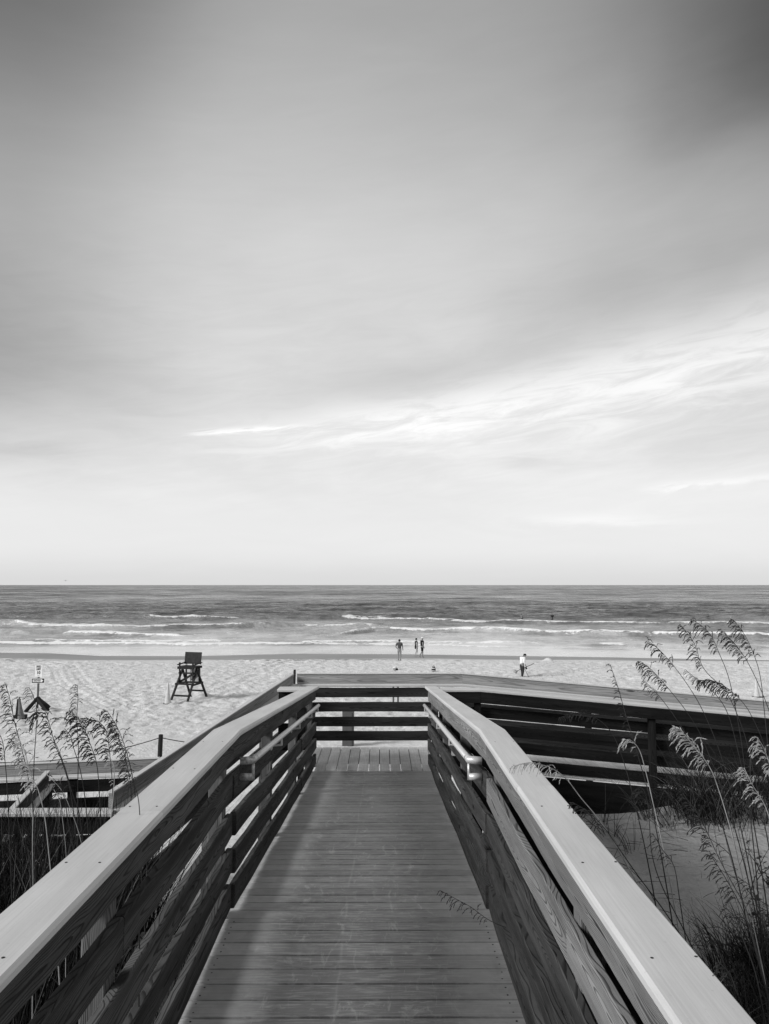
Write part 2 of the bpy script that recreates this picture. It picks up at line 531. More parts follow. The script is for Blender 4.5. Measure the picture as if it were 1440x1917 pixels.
tracks = []
def track(pxs, offs, h=0.75):
    pts = [at_h(a, b, h) for a, b in pxs]
    # smooth the polyline
    P = [(p.x, p.y) for p in pts]
    for _ in range(2):
        Q = [P[0]]
        for p, q in zip(P[:-1], P[1:]):
            Q += [(p[0] * .75 + q[0] * .25, p[1] * .75 + q[1] * .25), (p[0] * .25 + q[0] * .75, p[1] * .25 + q[1] * .75)]
        Q.append(P[-1]); P = Q
    for o in offs:
        tracks.append([(p[0] + o, p[1]) for p in P])
track([(60, 1233), (92, 1238), (101, 1250), (103, 1267), (116, 1283), (146, 1300), (200, 1330)], (0, 0.35, 1.5, 1.85))
track([(380, 1302), (430, 1282), (462, 1268), (505, 1246), (536, 1231)], (0, 0.25))
track([(360, 1300), (420, 1272), (470, 1250), (510, 1233)], (0, 0.3))
track([(0, 1300), (120, 1296), (300, 1290), (480, 1300)], (0,))
track([(0, 1255), (100, 1246), (180, 1238)], (0, 0.5))
track([(1010, 1262), (1060, 1252), (1110, 1243), (1160, 1240)], (0, 0.5, 1.1, 1.4))
track([(1180, 1262), (1240, 1252), (1330, 1258), (1440, 1252)], (0, 0.5))

def grid_mesh(name, ys, ts, hfun, mat, x_base=6.0):
    ys = np.array(ys); ts = np.array(ts)
    Y, T = np.meshgrid(ys, ts, indexing='ij')
    X = T * (x_base + Y)
    Z = hfun(X, Y)
    ny, nt = Y.shape
    co = np.stack([X, Y, Z], -1).reshape(-1, 3).astype(np.float32)
    i = np.arange(ny - 1)[:, None] * nt + np.arange(nt - 1)[None, :]
    fa = np.stack([i, i + 1, i + nt + 1, i + nt], -1).reshape(-1, 4).astype(np.int32)
    me = bpy.data.meshes.new(name)
    me.vertices.add(len(co)); me.vertices.foreach_set('co', co.ravel())
    me.loops.add(fa.size); me.loops.foreach_set('vertex_index', fa.ravel())
    me.polygons.add(len(fa))
    me.polygons.foreach_set('loop_start', np.arange(0, fa.size, 4, dtype=np.int32))
    me.polygons.foreach_set('loop_total', np.full(len(fa), 4, dtype=np.int32))
    me.polygons.foreach_set('use_smooth', np.ones(len(fa), dtype=bool))
    me.update(); me.validate()
    me.materials.append(mat)
    o = bpy.data.objects.new(name, me)
    COL.objects.link(o)
    return o, X, Y

def sand_height(X, Y):
    Z = ground_h(X, Y)
    rough = sst(Y, 27, 34) * (1 - sst(Y, shore_y(X) - 11, shore_y(X) - 7.5))
    rough = rough * (0.45 + 0.75 * fbm(X * 0.11, Y * 0.09, 5, 3))
    foot = fbm(X * 3.0, Y * 1.9, 11, 3, 0.7) - 0.5
    pits = np.clip(0.40 - vn(X * 3.3 + 3.1, Y * 1.9, 21), 0, 1) * 1.6
    Z = Z + rough * (foot * 0.24 - pits * 0.20)
    calm = sst(Y, 14, 18) * (1 - sst(Y, 27, 34))
    Z = Z + calm * ((fbm(X * 0.7, Y * 2.0, 31, 4) - 0.5) * 0.05)
    Z = Z + (fbm(X * 0.09, Y * 0.08, 3, 3) - 0.5) * 0.22 * sst(Y, 16, 30) * (1 - sst(Y, 55, 66))
    near = 1 - sst(Y, 12, 16)
    Z = Z + near * ((fbm(X * 0.8, Y * 0.8, 41, 3) - 0.5) * 0.12 + (fbm(X * 5, Y * 5, 43, 3) - 0.5) * 0.02)
    for t in tracks:
        bb = np.array(t)
        m_ = (X > bb[:, 0].min() - .6) & (X < bb[:, 0].max() + .6) & (Y > bb[:, 1].min() - .6) & (Y < bb[:, 1].max() + .6)
        if m_.any():
            d = seg_dist(X[m_], Y[m_], t)
            Z[m_] += -0.075 * np.exp(-(d / 0.12) ** 2) + 0.035 * np.exp(-((d - 0.25) / 0.12) ** 2)
    # little heap of dry sand near the wet line
    p = at_h(1026, 1239, 0.4)
    r2 = ((X - p.x) / 0.42) ** 2 + ((Y - p.y) / 0.5) ** 2
    Z = Z + 0.30 * np.exp(-r2 * 1.2)
    return Z

def sand_mat():
    m, k, p = new_mat('beach_sand')
    t = k.node('ShaderNodeTexCoord')
    P = t.outputs['Object']
    x, y, z = k.sep(P)
    big = k.noise(P, 0.12, 4.0, 0.6)
    med = k.noise(P, 1.6, 4.0, 0.6)
    fine = k.noise(P, 14.0, 4.0, 0.7)
    grit = k.noise(P, 160.0, 2.0, 0.7)
    # damp band above the water follows the height of the sand
    zz = k.add(z, k.mul(k.sub(k.noise(k.comb(k.mul(x, 0.06), k.mul(y, 0.25), 0.0), 1.0, 5.0), 0.5), 0.34))
    damp = k.mul(k.rng(zz, 0.40, 0.30), k.rng(y, 60.0, 62.0))
    dry = k.rng(med, 0.25, 0.75, 0.58, 0.69)
    dry = k.mul(dry, k.rng(big, 0.3, 0.7, 0.95, 1.04))
    dry = k.mul(dry, k.rng(fine, 0.25, 0.75, 0.90, 1.05))
    dune_shade = k.rng(y, 16.0, 12.0)
    dry = k.mul(dry, k.sub(1.0, k.mul(dune_shade, 0.55)))  # near dune sand darkened in its colour to stand in for shade
    # scattered shells, straw and grit
    vo = k.node('ShaderNodeTexVoronoi'); vo.inputs['Scale'].default_value = 9.0
    k.put(vo.inputs['Vector'], P)
    spk = k.mul(k.rng(vo.outputs['Distance'], 0.16, 0.06), k.rng(k.noise(P, 1.1, 3.0), 0.46, 0.58))
    dry = k.mul(dry, k.sub(1.0, k.mul(spk, 0.6)))
    c = k.mix(damp, dry, k.rng(big, 0.3, 0.7, 0.22, 0.27))
    k.put(p.inputs['Base Color'], k.grey(c))
    k.put(p.inputs['Roughness'], k.mix(damp, 0.95, 0.55))
    m2 = k.noise(P, 4.5, 3.0, 0.6)
    h = k.add(k.mul(med, 0.5), k.add(k.mul(m2, 0.9), k.add(k.mul(fine, 0.35), k.mul(grit, 0.03))))
    h = k.mul(h, k.sub(1.0, k.mul(damp, 0.93)))
    set_bump(k, p, h, 1.0, 0.09)
    return m
ys = list(np.arange(-8, 14, 0.12)) + list(np.arange(14, 26, 0.16)) + list(np.arange(26, 82, 0.12)) + [84, 88, 95, 110, 140]
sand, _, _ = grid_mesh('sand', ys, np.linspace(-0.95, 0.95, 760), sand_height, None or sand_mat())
tag(sand, kind='structure')


# ------------------------------------------------------------------ sea
# crests: list of (x at crest, distance), amplitude and foam spans given in metres across
def crest(pts):
    q = [at_h(a, b, 0.0) for a, b in pts]
    return np.array([p.x for p in q]), np.array([p.y for p in q])
CR = [
    # polyline in the picture, height, breadth (m), foam spans, swell spans (picture x)
    dict(l=crest([(-300, 1160), (0, 1157), (150, 1158), (300, 1159), (450, 1158), (640, 1160), (760, 1157), (960, 1157), (1180, 1155), (1440, 1160), (1800, 1160)]),
         a=0.55, foam=[(268, 452, .75), (430, 480, .3), (645, 720, .7)], swell=[(-300, 300), (480, 640), (720, 970), (1140, 1230), (1330, 1440)]),
    dict(l=crest([(-300, 1172), (0, 1171), (100, 1174), (250, 1175), (450, 1175), (570, 1173), (700, 1176), (1000, 1178), (1200, 1180), (1440, 1180), (1800, 1181)]),
         a=0.50, foam=[(30, 452, 1.0), (566, 700, .8)], swell=[(-300, 60), (440, 572), (640, 720)]),
    dict(l=crest([(-300, 1160), (560, 1158), (700, 1161), (850, 1165), (1000, 1167), (1200, 1170), (1440, 1171), (1800, 1172)]),
         a=0.32, foam=[(640, 1500, .85)], swell=[(700, 1440)]),
    dict(l=crest([(-300, 1188), (0, 1185), (120, 1188), (250, 1192), (350, 1194), (500, 1190), (640, 1190), (700, 1181), (900, 1184), (1100, 1188), (1300, 1191), (1440, 1192), (1800, 1193)]),
         a=0.36, foam=[(122, 345, 1.0), (640, 1500, 1.0)], swell=[(-300, 60), (345, 380), (640, 1440)]),
    dict(l=crest([(-300, 1200), (0, 1198), (60, 1199), (200, 1203), (400, 1203), (700, 1204), (900, 1206), (1100, 1209), (1300, 1213), (1440, 1213), (1800, 1214)]),
         a=0.22, foam=[(60, 420, .8), (560, 1010, .75), (1120, 1180, .9)], swell=[(900, 1010), (1080, 1160), (1180, 1440)]),
    dict(l=crest([(-300, 1208), (0, 1207), (300, 1207), (600, 1208), (800, 1210), (1000, 1214), (1200, 1219), (1440, 1226), (1800, 1236)]),
         a=0.16, foam=[(-300, 560, .9), (540, 960, .7)], swell=[(1040, 1180), (1200, 1440)]),
]
def span_mask(PX, spans, soft=16.0):
    m_ = np.zeros_like(PX)
    for s_ in spans:
        a, b = s_[0], s_[1]; g = s_[2] if len(s_) > 2 else 1.0
        m_ = np.maximum(m_, g * sst(PX, a - soft, a + soft) * (1 - sst(PX, b - soft, b + soft)))
    return m_
FOAM = {}
def sea_height(X, Y):
    Z = np.zeros_like(X); FO = np.zeros_like(X)
    PX = 714 + X / np.maximum(Y, 1) * 1455
    nearw = 1 - sst(Y, 170, 320)
    for i, c in enumerate(CR):
        yc = np.interp(X, c['l'][0], c['l'][1])
        wob = (fbm(X * 0.10, X * 0 + i * 3.3, 60 + i, 3) - 0.5) * 3.4 + (fbm(X * 0.5, X * 0 + i, 80 + i, 2) - 0.5) * 0.9
        d = Y - yc - wob                      # >0 behind (seaward of) the crest
        fm = span_mask(PX, c['foam']); sw = span_mask(PX, c['swell'], 30.0)
        rag = fbm(X * 0.5, Y * 0.9, 90 + i, 3)
        amp = 1.35 * c['a'] * np.maximum(sw, 0.62 * fm) * (0.7 + 0.6 * vn(X * 0.13, X * 0, 70 + i))
        front = np.exp(-(np.minimum(d, 0) / 0.85) ** 2); back = np.exp(-(np.maximum(d, 0) / 2.6) ** 2)
        Z += amp * np.where(d < 0, front, back)
        wd = (0.9 + 4.6 * fbm(X * 0.16, X * 0 + 5, 110 + i, 3) ** 1.6) * (0.55 + 0.9 * vn(X * 1.3, X * 0, 115 + i)) * np.clip(fm, 0, 1)
        body = sst(d, -0.75, -0.2) * (1 - sst(d, wd * 0.7, wd * 1.5 + 0.5))
        f = fm * body * sst(rag, 0.24, 0.42)
        FO = np.maximum(FO, f)
        Z += f * (0.05 + 0.16 * fbm(X * 1.4, Y * 1.8, 130 + i, 3))
        trail = fm * sst(d, 0, 1) * (1 - sst(d, 2, 8)) * sst(fbm(X * 0.35, Y * 0.8, 150 + i, 4), 0.52, 0.66) * 0.45
        FO = np.maximum(FO, trail)
    # lace of foam in the shallows
    sh = shore_y(X)
    lace = sst(fbm(X * 0.22, Y * 0.65, 170, 4, 0.6), 0.54, 0.66) * sst(Y, sh + 5, sh + 12) * (1 - sst(Y, 112, 140)) * 0.35
    FO = np.maximum(FO, lace)
    edge = np.exp(-((Y - sh - 0.4 - (vn(X * .4, X * 0, 9) - .5) * 1.0) / 0.28) ** 2) * 0.5
    FO = np.maximum(FO, edge)
    open_ = sst(Y, sh + 8, 118)
    chop = (fbm(X * 0.16, Y * 0.50, 200, 4, 0.62) - 0.5) * 1.15 + (fbm(X * 0.045, Y * 0.15, 210, 2) - 0.5) * 0.7
    Z += chop * open_ * (0.6 + 0.6 * sst(Y, 120, 200)) * nearw ** 0.15 * 0.8
    Z += (fbm(X * 0.3, Y * 0.7, 220, 3) - 0.5) * 0.10 * sst(Y, sh + 4, sh + 9)
    Z = np.where(Y < sh + 4, Z * sst(Y, sh, sh + 4), Z)
    FOAM['v'] = FO
    return Z + 0.012

def sea_mat():
    m, k, p = new_mat('sea_water')
    t = k.node('ShaderNodeTexCoord')
    P = t.outputs['Object']
    x, y, z = k.sep(P)
    a = k.node('ShaderNodeAttribute', attribute_name='foam')
    fo = a.outputs['Fac']
    far = k.rng(y, 84.0, 118.0)
    deep = k.rng(y, 95.0, 190.0)
    n1 = k.noise(k.comb(k.mul(x, 0.55), k.mul(y, 1.0), 0.0), 1.0, 5.0, 0.65, 0.3)
    n2 = k.noise(k.comb(k.mul(x, 0.055), k.mul(y, 0.12), 0.0), 1.0, 4.0, 0.6)
    n3 = k.noise(k.comb(k.mul(x, 0.010), k.mul(y, 0.022), 3.0), 1.0, 4.0, 0.6)
    n4 = k.noise(k.comb(k.mul(x, 0.35), k.mul(y, 1.3), 5.0), 1.0, 5.0, 0.7, 0.5)
    frag = k.rng(k.add(fo, k.mul(k.sub(k.noise(k.comb(x, k.mul(y, 0.8), z), 1.5, 6.0, 0.75), 0.5), 1.9)), 0.34, 0.70)
    frag = k.mul(frag, k.rng(fo, 0.02, 0.12))
    pat = k.noise(k.comb(k.mul(x, 0.035), k.mul(y, 0.030), 9.0), 1.0, 10.0, 0.78, 0.2)
    pat2 = k.noise(k.comb(k.mul(x, 0.006), k.mul(y, 0.004), 4.0), 1.0, 9.0, 0.75)
    pp = k.rng(k.add(k.mul(pat, 0.6), k.mul(pat2, 0.4)), 0.40, 0.60)
    water = k.mul(k.mix(deep, 0.42, 0.07), k.mix(pp, 0.35, 1.5))
    c = k.mix(frag, water, 0.80)
    k.put(p.inputs['Base Color'], k.grey(c))
    k.put(p.inputs['Roughness'], k.mix(frag, k.mix(far, 0.12, k.mix(pp, 0.45, 0.12)), 0.9))
    k.put(p.inputs['Specular IOR Level'], k.mix(frag, k.mix(far, 0.5, k.mix(pp, 0.25, 0.75)), 0.1))
    h = k.add(k.mul(n1, k.mix(far, 0.02, 0.42)), k.mul(n2, k.mix(far, 0.05, 2.4)))
    h = k.add(h, k.mul(n3, k.mix(far, 0.0, 7.0)))
    h = k.add(h, k.mul(n4, k.mix(far, 0.015, 0.50)))
    set_bump(k, p, h, 1.0, 1.0)
    return m
ys = list(np.arange(64, 175, 0.22))
yy = 175.0
while yy < 40000:
    ys.append(yy); yy *= 1.0035 if yy < 420 else 1.03
sea, SXg, SYg = grid_mesh('sea', ys, np.linspace(-1.0, 1.0, 720), sea_height, sea_mat())
fa = sea.data.attributes.new('foam', 'FLOAT', 'POINT')
fa.data.foreach_set('value', FOAM['v'].astype(np.float32).ravel())
tag(sea, kind='structure')


# ------------------------------------------------------------------ timber work
def sweep(name, pts, lat0, lat1, v0, v1, mat, parent=None, bev=0.004, step=0.0, wob=0.0, seed=0, label=None, ends=None):
    """board following a polyline pts (x, y, z); profile lat0..lat1 to the right of travel, v0..v1 above the line.
    cross-sections are plumb and mitred; carries gcoord = (run, lateral, height in profile)."""
    P = [Vector(p) for p in pts]
    secs = []
    run = 0.0
    for i, p in enumerate(P):
        dirs = []
        if i > 0: dirs.append((P[i] - P[i - 1]))
        if i < len(P) - 1: dirs.append((P[i + 1] - P[i]))
        dd = []
        for d in dirs:
            d2 = Vector((d.x, d.y, 0)).normalized(); dd.append(d2)
        av = sum(dd, Vector()).normalized()
        sc = 1.0 / max(0.3, av.dot(dd[0]))
        rt = Vector((av.y, -av.x, 0)) * sc
        if i > 0: run += (P[i] - P[i - 1]).length
        secs.append((p, rt, run))
    if step > 0:
        out = []
        for (p, r_, s_), (q, r2, s2) in zip(secs[:-1], secs[1:]):
            n = max(1, int(round((s2 - s_) / step)))
            for k in range(n):
                t = k / n
                out.append((p.lerp(q, t), r_.lerp(r2, t), s_ + (s2 - s_) * t))
        out.append(secs[-1]); secs = out
    b = min(bev, (lat1 - lat0) * .3, (v1 - v0) * .3)
    prof = [(lat0 + b, v0), (lat1 - b, v0), (lat1, v0 + b), (lat1, v1 - b), (lat1 - b, v1), (lat0 + b, v1), (lat0, v1 - b), (lat0, v0 + b)]
    o0 = P[0]
    V = []; G = []
    rs = random.Random(seed * 7 + 3)
    ph = [rs.uniform(0, 6) for _ in range(8)]
    for (p, r_, s_) in secs:
        wl = wob * (math.sin(s_ * 1.7 + ph[0]) + 0.6 * math.sin(s_ * 4.3 + ph[1]))
        wt_ = wob * 0.7 * (math.sin(s_ * 2.9 + ph[2]) + 0.7 * math.sin(s_ * 9.1 + ph[3])) + (wob * 0.45 * rs.uniform(-1, 1) if wob else 0)
        wb_ = wob * 0.7 * (math.sin(s_ * 2.3 + ph[4]) + 0.7 * math.sin(s_ * 8.1 + ph[5])) + (wob * 0.45 * rs.uniform(-1, 1) if wob else 0)
        for (l_, v_) in prof:
            vv = v_ + (wt_ if v_ > (v0 + v1) / 2 else wb_)
            V.append(p - o0 + r_ * (l_ + wl) + Vector((0, 0, vv)))
            G.append((s_, l_ - (lat0 + lat1) / 2, v_ - (v0 + v1) / 2))
    nP = len(prof); Fc = []
    for k in range(len(secs) - 1):
        for j in range(nP):
            Fc.append([k * nP + j, (k + 1) * nP + j, (k + 1) * nP + (j + 1) % nP, k * nP + (j + 1) % nP])
    Fc.append([j for j in range(nP)])
    Fc.append([(len(secs) - 1) * nP + j for j in reversed(range(nP))])
    loc = o0
    if parent is not None: loc = o0 - parent.location
    o = mesh_obj(name, V, Fc, mat, parent, False, G, loc)
    if label: o['label'] = label
    return o

def post(name, x, y, z0, z1, sx, sy, mat, parent):
    V = []; G = []; Fc = []
    b = 0.006
    prof = [(-sx / 2 + b, -sy / 2), (sx / 2 - b, -sy / 2), (sx / 2, -sy / 2 + b), (sx / 2, sy / 2 - b), (sx / 2 - b, sy / 2), (-sx / 2 + b, sy / 2), (-sx / 2, sy / 2 - b), (-sx / 2, -sy / 2 + b)]
    for z_ in (0.0, z1 - z0):
        for (a_, c_) in prof:
            V.append((a_, c_, z_)); G.append((z_, c_, a_))
    Fc.append(list(reversed(range(8)))); Fc.append([8 + i for i in range(8)])
    for j in range(8): Fc.append([j, (j + 1) % 8, 8 + (j + 1) % 8, 8 + j])
    return mesh_obj(name, V, Fc, mat, parent, False, G, Vector((x, y, z0)) - parent.location)

DK0 = CAMZ - 1.914           # level deck
DK1 = CAMZ - 2.450           # landing deck
YR0, YR1, YL1 = 4.645, 10.47, 11.95   # ramp start, ramp end, landing end
XL0, XR0 = -0.880, 0.630      # deck edges, level part
XL1, XR1 = -0.905, 0.650      # deck edges at the landing

def lerp(a, b, t): return a + (b - a) * t
def deck_z(y):
    if y <= YR0: return DK0
    if y >= YR1: return DK1
    return lerp(DK0, DK1, (y - YR0) / (YR1 - YR0))
def edge_x(side, y):
    t = min(max((y - YR0) / (YR1 - YR0), 0), 1)
    return lerp(XL0, XL1, t) if side < 0 else lerp(XR0, XR1, t)

# -------- decks
walk = empty('boardwalk', (0, 0, DK0), 'grey plank beach boardwalk with a level deck, a ramp down and a landing', 'boardwalk')
def planks(name, mat, rows, th=0.025, screws=None):
    """rows: list of (corner a, corner b, corner c, corner d) on the top surface"""
    V = []; Fc = []
    for q in rows:
        q = [Vector(p) for p in q]
        c = sum(q, Vector()) / 4
        b = 0.003
        i = len(V)
        ins = [p + (c - p).normalized() * b * 1.4 for p in q]
        V += ins                                   # 0-3 top, inset
        V += [p - Vector((0, 0, b)) for p in q]     # 4-7 shoulder
        V += [p - Vector((0, 0, th)) for p in q]    # 8-11 bottom
        Fc.append([i, i + 1, i + 2, i + 3])
        for k in range(4):
            k2 = (k + 1) % 4
            Fc.append([i + k, i + 4 + k, i + 4 + k2, i + k2])
            Fc.append([i + 4 + k, i + 8 + k, i + 8 + k2, i + 4 + k2])
        Fc.append([i + 11, i + 10, i + 9, i + 8])
    o = mesh_obj(name, [v - walk.location for v in V], Fc, mat, walk)
    return o
rng = random.Random(4)
def across(y0, y1, pitch=0.1445, gap=0.014):
    rows = []
    y = y0
    k = 0
    while y + pitch * 0.6 < y1:
        e = min(y + pitch - gap, y1 - 0.003)
        j = rng.uniform(-0.0015, 0.0015)
        za, zb = deck_z(y) + j, deck_z(e) + j
        xl, xr = edge_x(-1, y) - 0.03, edge_x(1, y) + 0.03
        rows.append(((xl, y, za), (xr, y, za), (xr, e, zb), (xl, e, zb)))
        y += pitch
    return rows
lev = across(-1.6 + 0.02, YR0 - 0.06)
# narrow filler board at the break of slope
yb = YR0 - 0.055
lev.append(((XL0 - .03, yb, DK0), (XR0 + .03, yb, DK0), (XR0 + .03, YR0 - 0.004, DK0), (XL0 - .03, YR0 - 0.004, DK0)))
planks('level_deck', M['deck'], lev)
planks('ramp_deck', M['deck'], across(YR0 + 0.002, YR1 - 0.004))
LXL, LXR = -1.32, 1.12
rows = []
x = LXL
while x < LXR - 0.05:
    e = min(x + 0.1445 - 0.009, LXR)
    y0 = YR1 + 0.004
    if x < XL1 - 0.10: y0 = YR1 + 0.30
    rows.append(((x, y0, DK1), (e, y0, DK1), (e, YL1, DK1), (x, YL1, DK1)))
    x += 0.1445
planks('landing_deck', M['deck_l'], rows)
# screws along both sides of the level deck
mb = MB()
y = -1.58
while y < YR0 - 0.1:
    for sx_ in (XL0 + 0.035, XR0 - 0.035):
        for dy_ in (0.035, 0.105):
            c = (sx_ + rng.uniform(-.006, .006), y + dy_ + rng.uniform(-.004, .004), DK0 - 0.001)
            mb.lathe([(0.0048, 0), (0.0048, 0.0022), (0.002, 0.0026)], c, 8)
    y += 0.1445
o = mb.build('deck_screws', M['screw'], walk); o.location = (0, 0, -DK0)
o['kind'] = 'stuff'
# joists and piles beneath
for (xx, y0, y1) in ((XL0 - 0.0, -1.5, YR0), (XR0, -1.5, YR0)):
    sweep('side_joist', [(xx, y0, DK0), (xx, y1, DK0)], -0.02, 0.02, -0.24, -0.03, M['pine_dark'], walk)
for (a_, b_) in ((XL0, XL1), (XR0, XR1)):
    sweep('side_joist', [(a_, YR0 + .01, DK0), (b_, YR1, DK1)], -0.02, 0.02, -0.24, -0.03, M['pine_dark'], walk)
sweep('side_joist', [(LXL, YL1 - .03, DK1), (LXR, YL1 - .03, DK1)], -0.02, 0.02, -0.24, -0.03, M['pine_dark'], walk)
for yy_ in (YR1 + 0.2, YL1 - 0.2):
    for xx in (-0.7, 0.5):
        post('pile', xx, yy_, 2.0, DK1 - 0.035, 0.15, 0.15, M['post'], walk)

# -------- walkway guard rails
def rail(side):
    s = side
    nm = 'left' if s < 0 else 'right'
    root = empty('guard_rail', (edge_x(s, 0), 0, DK0),
                 'capped guard rail along the %s side of the walk%s' % (nm, '' if s < 0 else ', a seed head on its cap'),
                 'railing', 'guard rails beside the walkway')
    YK = 4.72
    CH = 1.05                     # cap top above deck
    # travel along +y: lateral + is to the right (+x)
    def lat(a, b):                # a..b measured outward from the deck edge
        return (a, b) if s > 0 else (-b, -a)
    def ln(y, extra=0.0):
        return (edge_x(s, y), y, deck_z(y) + extra)
    ya, yz = -1.5, 10.86
    zk = DK0
    def pts(y0, y1):
        out = [Vector((edge_x(s, y0), y0, deck_z2(y0)))]
        if y0 < YK < y1: out.append(Vector((edge_x(s, YK), YK, deck_z2(YK))))
        out.append(Vector((edge_x(s, y1), y1, deck_z2(y1))))
        return out
    def deck_z2(y):               # rail line: kinks at the post
        if y <= YK: return DK0
        return lerp(DK0, DK1, min(1.0, (y - YK) / (10.6 - YK)))
    # cap (butted lengths, rounded inner arris)
    cl = lat(-0.045, 0.135 if s < 0 else 0.120)
    for (y0, y1) in ((ya, 0.45), (0.452, 3.05 if s < 0 else 3.42), ((3.052 if s < 0 else 3.422), yz)):
        o = sweep('cap_board', pts(y0, y1), cl[0], cl[1], CH - 0.036, CH, M['cap'], root, bev=0.010, step=0.3, wob=0.0006, seed=int(y0 * 10) + s)
    # cap screws in pairs
    mb = MB()
    yy = -0.6
    while yy < 10.6:
        e = edge_x(s, yy); zt = deck_z2(yy) + CH
        for off in (0.0, 0.105):
            mb.lathe([(0.0042, 0), (0.0042, 0.0016), (0.002, 0.002)], (e + s * off - root.location.x, yy + rng.uniform(-.01, .01), zt - root.location.z - 0.0006), 8)
        yy += 0.62 if yy < 4 else 1.0
    mb.build('cap_screws', M['screw'], root)['kind'] = 'stuff'
    # boards
    vs = [(0.872, 1.012), (0.650, 0.785), (0.437, 0.572), (0.226, 0.361), (0.020, 0.158)] if s < 0 else [(0.860, 1.012), (0.628, 0.770), (0.424, 0.556), (0.220, 0.352), (0.018, 0.150)]
    joints = [[ya, 0.9, YK, 10.8], [ya, 2.75, YK, 8.7, 10.8], [ya, 0.9, YK, 8.7, 10.8], [ya, 2.75, YK, 6.7, 10.8], [ya, 0.9, YK, 8.7, 10.8]]
    for r_, ((v0, v1), js) in enumerate(zip(vs, joints)):
        for i, (y0, y1) in enumerate(zip(js[:-1], js[1:])):
            inn = 0.0
            if y0 >= YK - 0.01 and r_ >= 2: inn = 0.020 if s < 0 else 0.012
            l0, l1 = lat(0.0 - inn, 0.038 - inn)
            if s > 0:
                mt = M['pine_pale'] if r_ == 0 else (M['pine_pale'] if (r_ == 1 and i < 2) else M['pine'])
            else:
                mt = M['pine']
            dv = rng.uniform(-.006, .006)
            sweep('rail_board', [Vector((edge_x(s, y0), y0 + 0.003, deck_z2(y0 + .003))), Vector((edge_x(s, y1), y1 - 0.003, deck_z2(y1 - .003)))],
                  l0, l1, v0 + dv, v1 + dv, mt, root, bev=0.006, step=0.16, wob=0.0032, seed=r_ * 10 + i + (50 if s > 0 else 0))
    # outer fascia under the cap
    l0, l1 = lat(0.127, 0.147) if s < 0 else lat(0.1275, 0.142)
    for (y0, y1) in ((ya, YK - 0.003), (YK + 0.003, 10.55)):
        for (va, vb) in (((0.85, CH - 0.042),) if s < 0 else ((0.85, CH - 0.042), (0.672, 0.838), (0.494, 0.660))):
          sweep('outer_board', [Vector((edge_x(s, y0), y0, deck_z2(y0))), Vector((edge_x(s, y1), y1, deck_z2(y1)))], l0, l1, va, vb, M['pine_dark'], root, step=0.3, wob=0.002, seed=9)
    # posts
    for y0 in (-0.9, 0.9, 2.75, 4.66, 6.7, 8.7, 10.72):
        xx = edge_x(s, y0) + s * (0.038 + 0.045)
        g0 = float(ground_h(xx, y0)) - 0.3
        post('rail_post', xx, y0, g0, deck_z2(y0) + CH - 0.038, 0.088, 0.088, M['post'], root)
    # pipe handrail on the ramp
    hx = lambda y: edge_x(s, y) - s * 0.085
    hz = lambda y: deck_z2(y) + 0.85
    y0, y1 = 4.93, 10.25
    rp = 0.0215
    a = Vector((hx(y0), y0, hz(y0))); b = Vector((hx(y1), y1, hz(y1)))
    org = root.location
    mb = MB(); mb.tube([a - org, b - org], rp, 14)
    hr = mb.build('handrail', M['alu'], root, smooth=True)
    # return at the near end: elbow back towards the boards, drop and lower stub
    mb = MB()
    wx = edge_x(s, y0)
    e1 = Vector((hx(y0), y0 - 0.02, hz(y0)))
    e2 = Vector((wx - s * 0.005, y0 - 0.035, hz(y0) - 0.003))
    mb.tube([Vector((hx(y0), y0 + .05, hz(y0) - .002)) - org, e1 - org, (e1 * .6 + e2 * .4) - org, e2 - org], rp * 1.12, 14)
    mb.tube([Vector((hx(y0), y0 - .01, hz(y0) - .02)) - org, Vector((hx(y0), y0 - .01, hz(y0) - 0.125)) - org], 0.009, 8)
    mb.tube([Vector((hx(y0), y0 - .01, hz(y0) - .105)) - org, Vector((wx - s * .004, y0 - .01, hz(y0) - .105)) - org], rp * 1.0, 12)
    ob = mb.build('rail_return', M['pipe_old'], root, smooth=True)
    if s > 0: ob.data.materials[0] = M['alu']
    for yy in (6.35, 7.8, 9.2, 10.15):
        mb = MB()
        p = Vector((hx(yy), yy, hz(yy)))
        mb.tube([p - org, p - org + Vector((0, 0, -.075))], 0.008, 8)
        mb.tube([p - org + Vector((0, 0, -.07)), Vector((edge_x(s, yy), yy, hz(yy) - .078)) - org], 0.009, 8)
        mb.box(Vector((edge_x(s, yy) - s * .004, yy, hz(yy) - .078)) - org, (0.008, 0.06, 0.06))
        mb.build('bracket', M['alu'], root)
    return root
rail(-1)
rail(1)


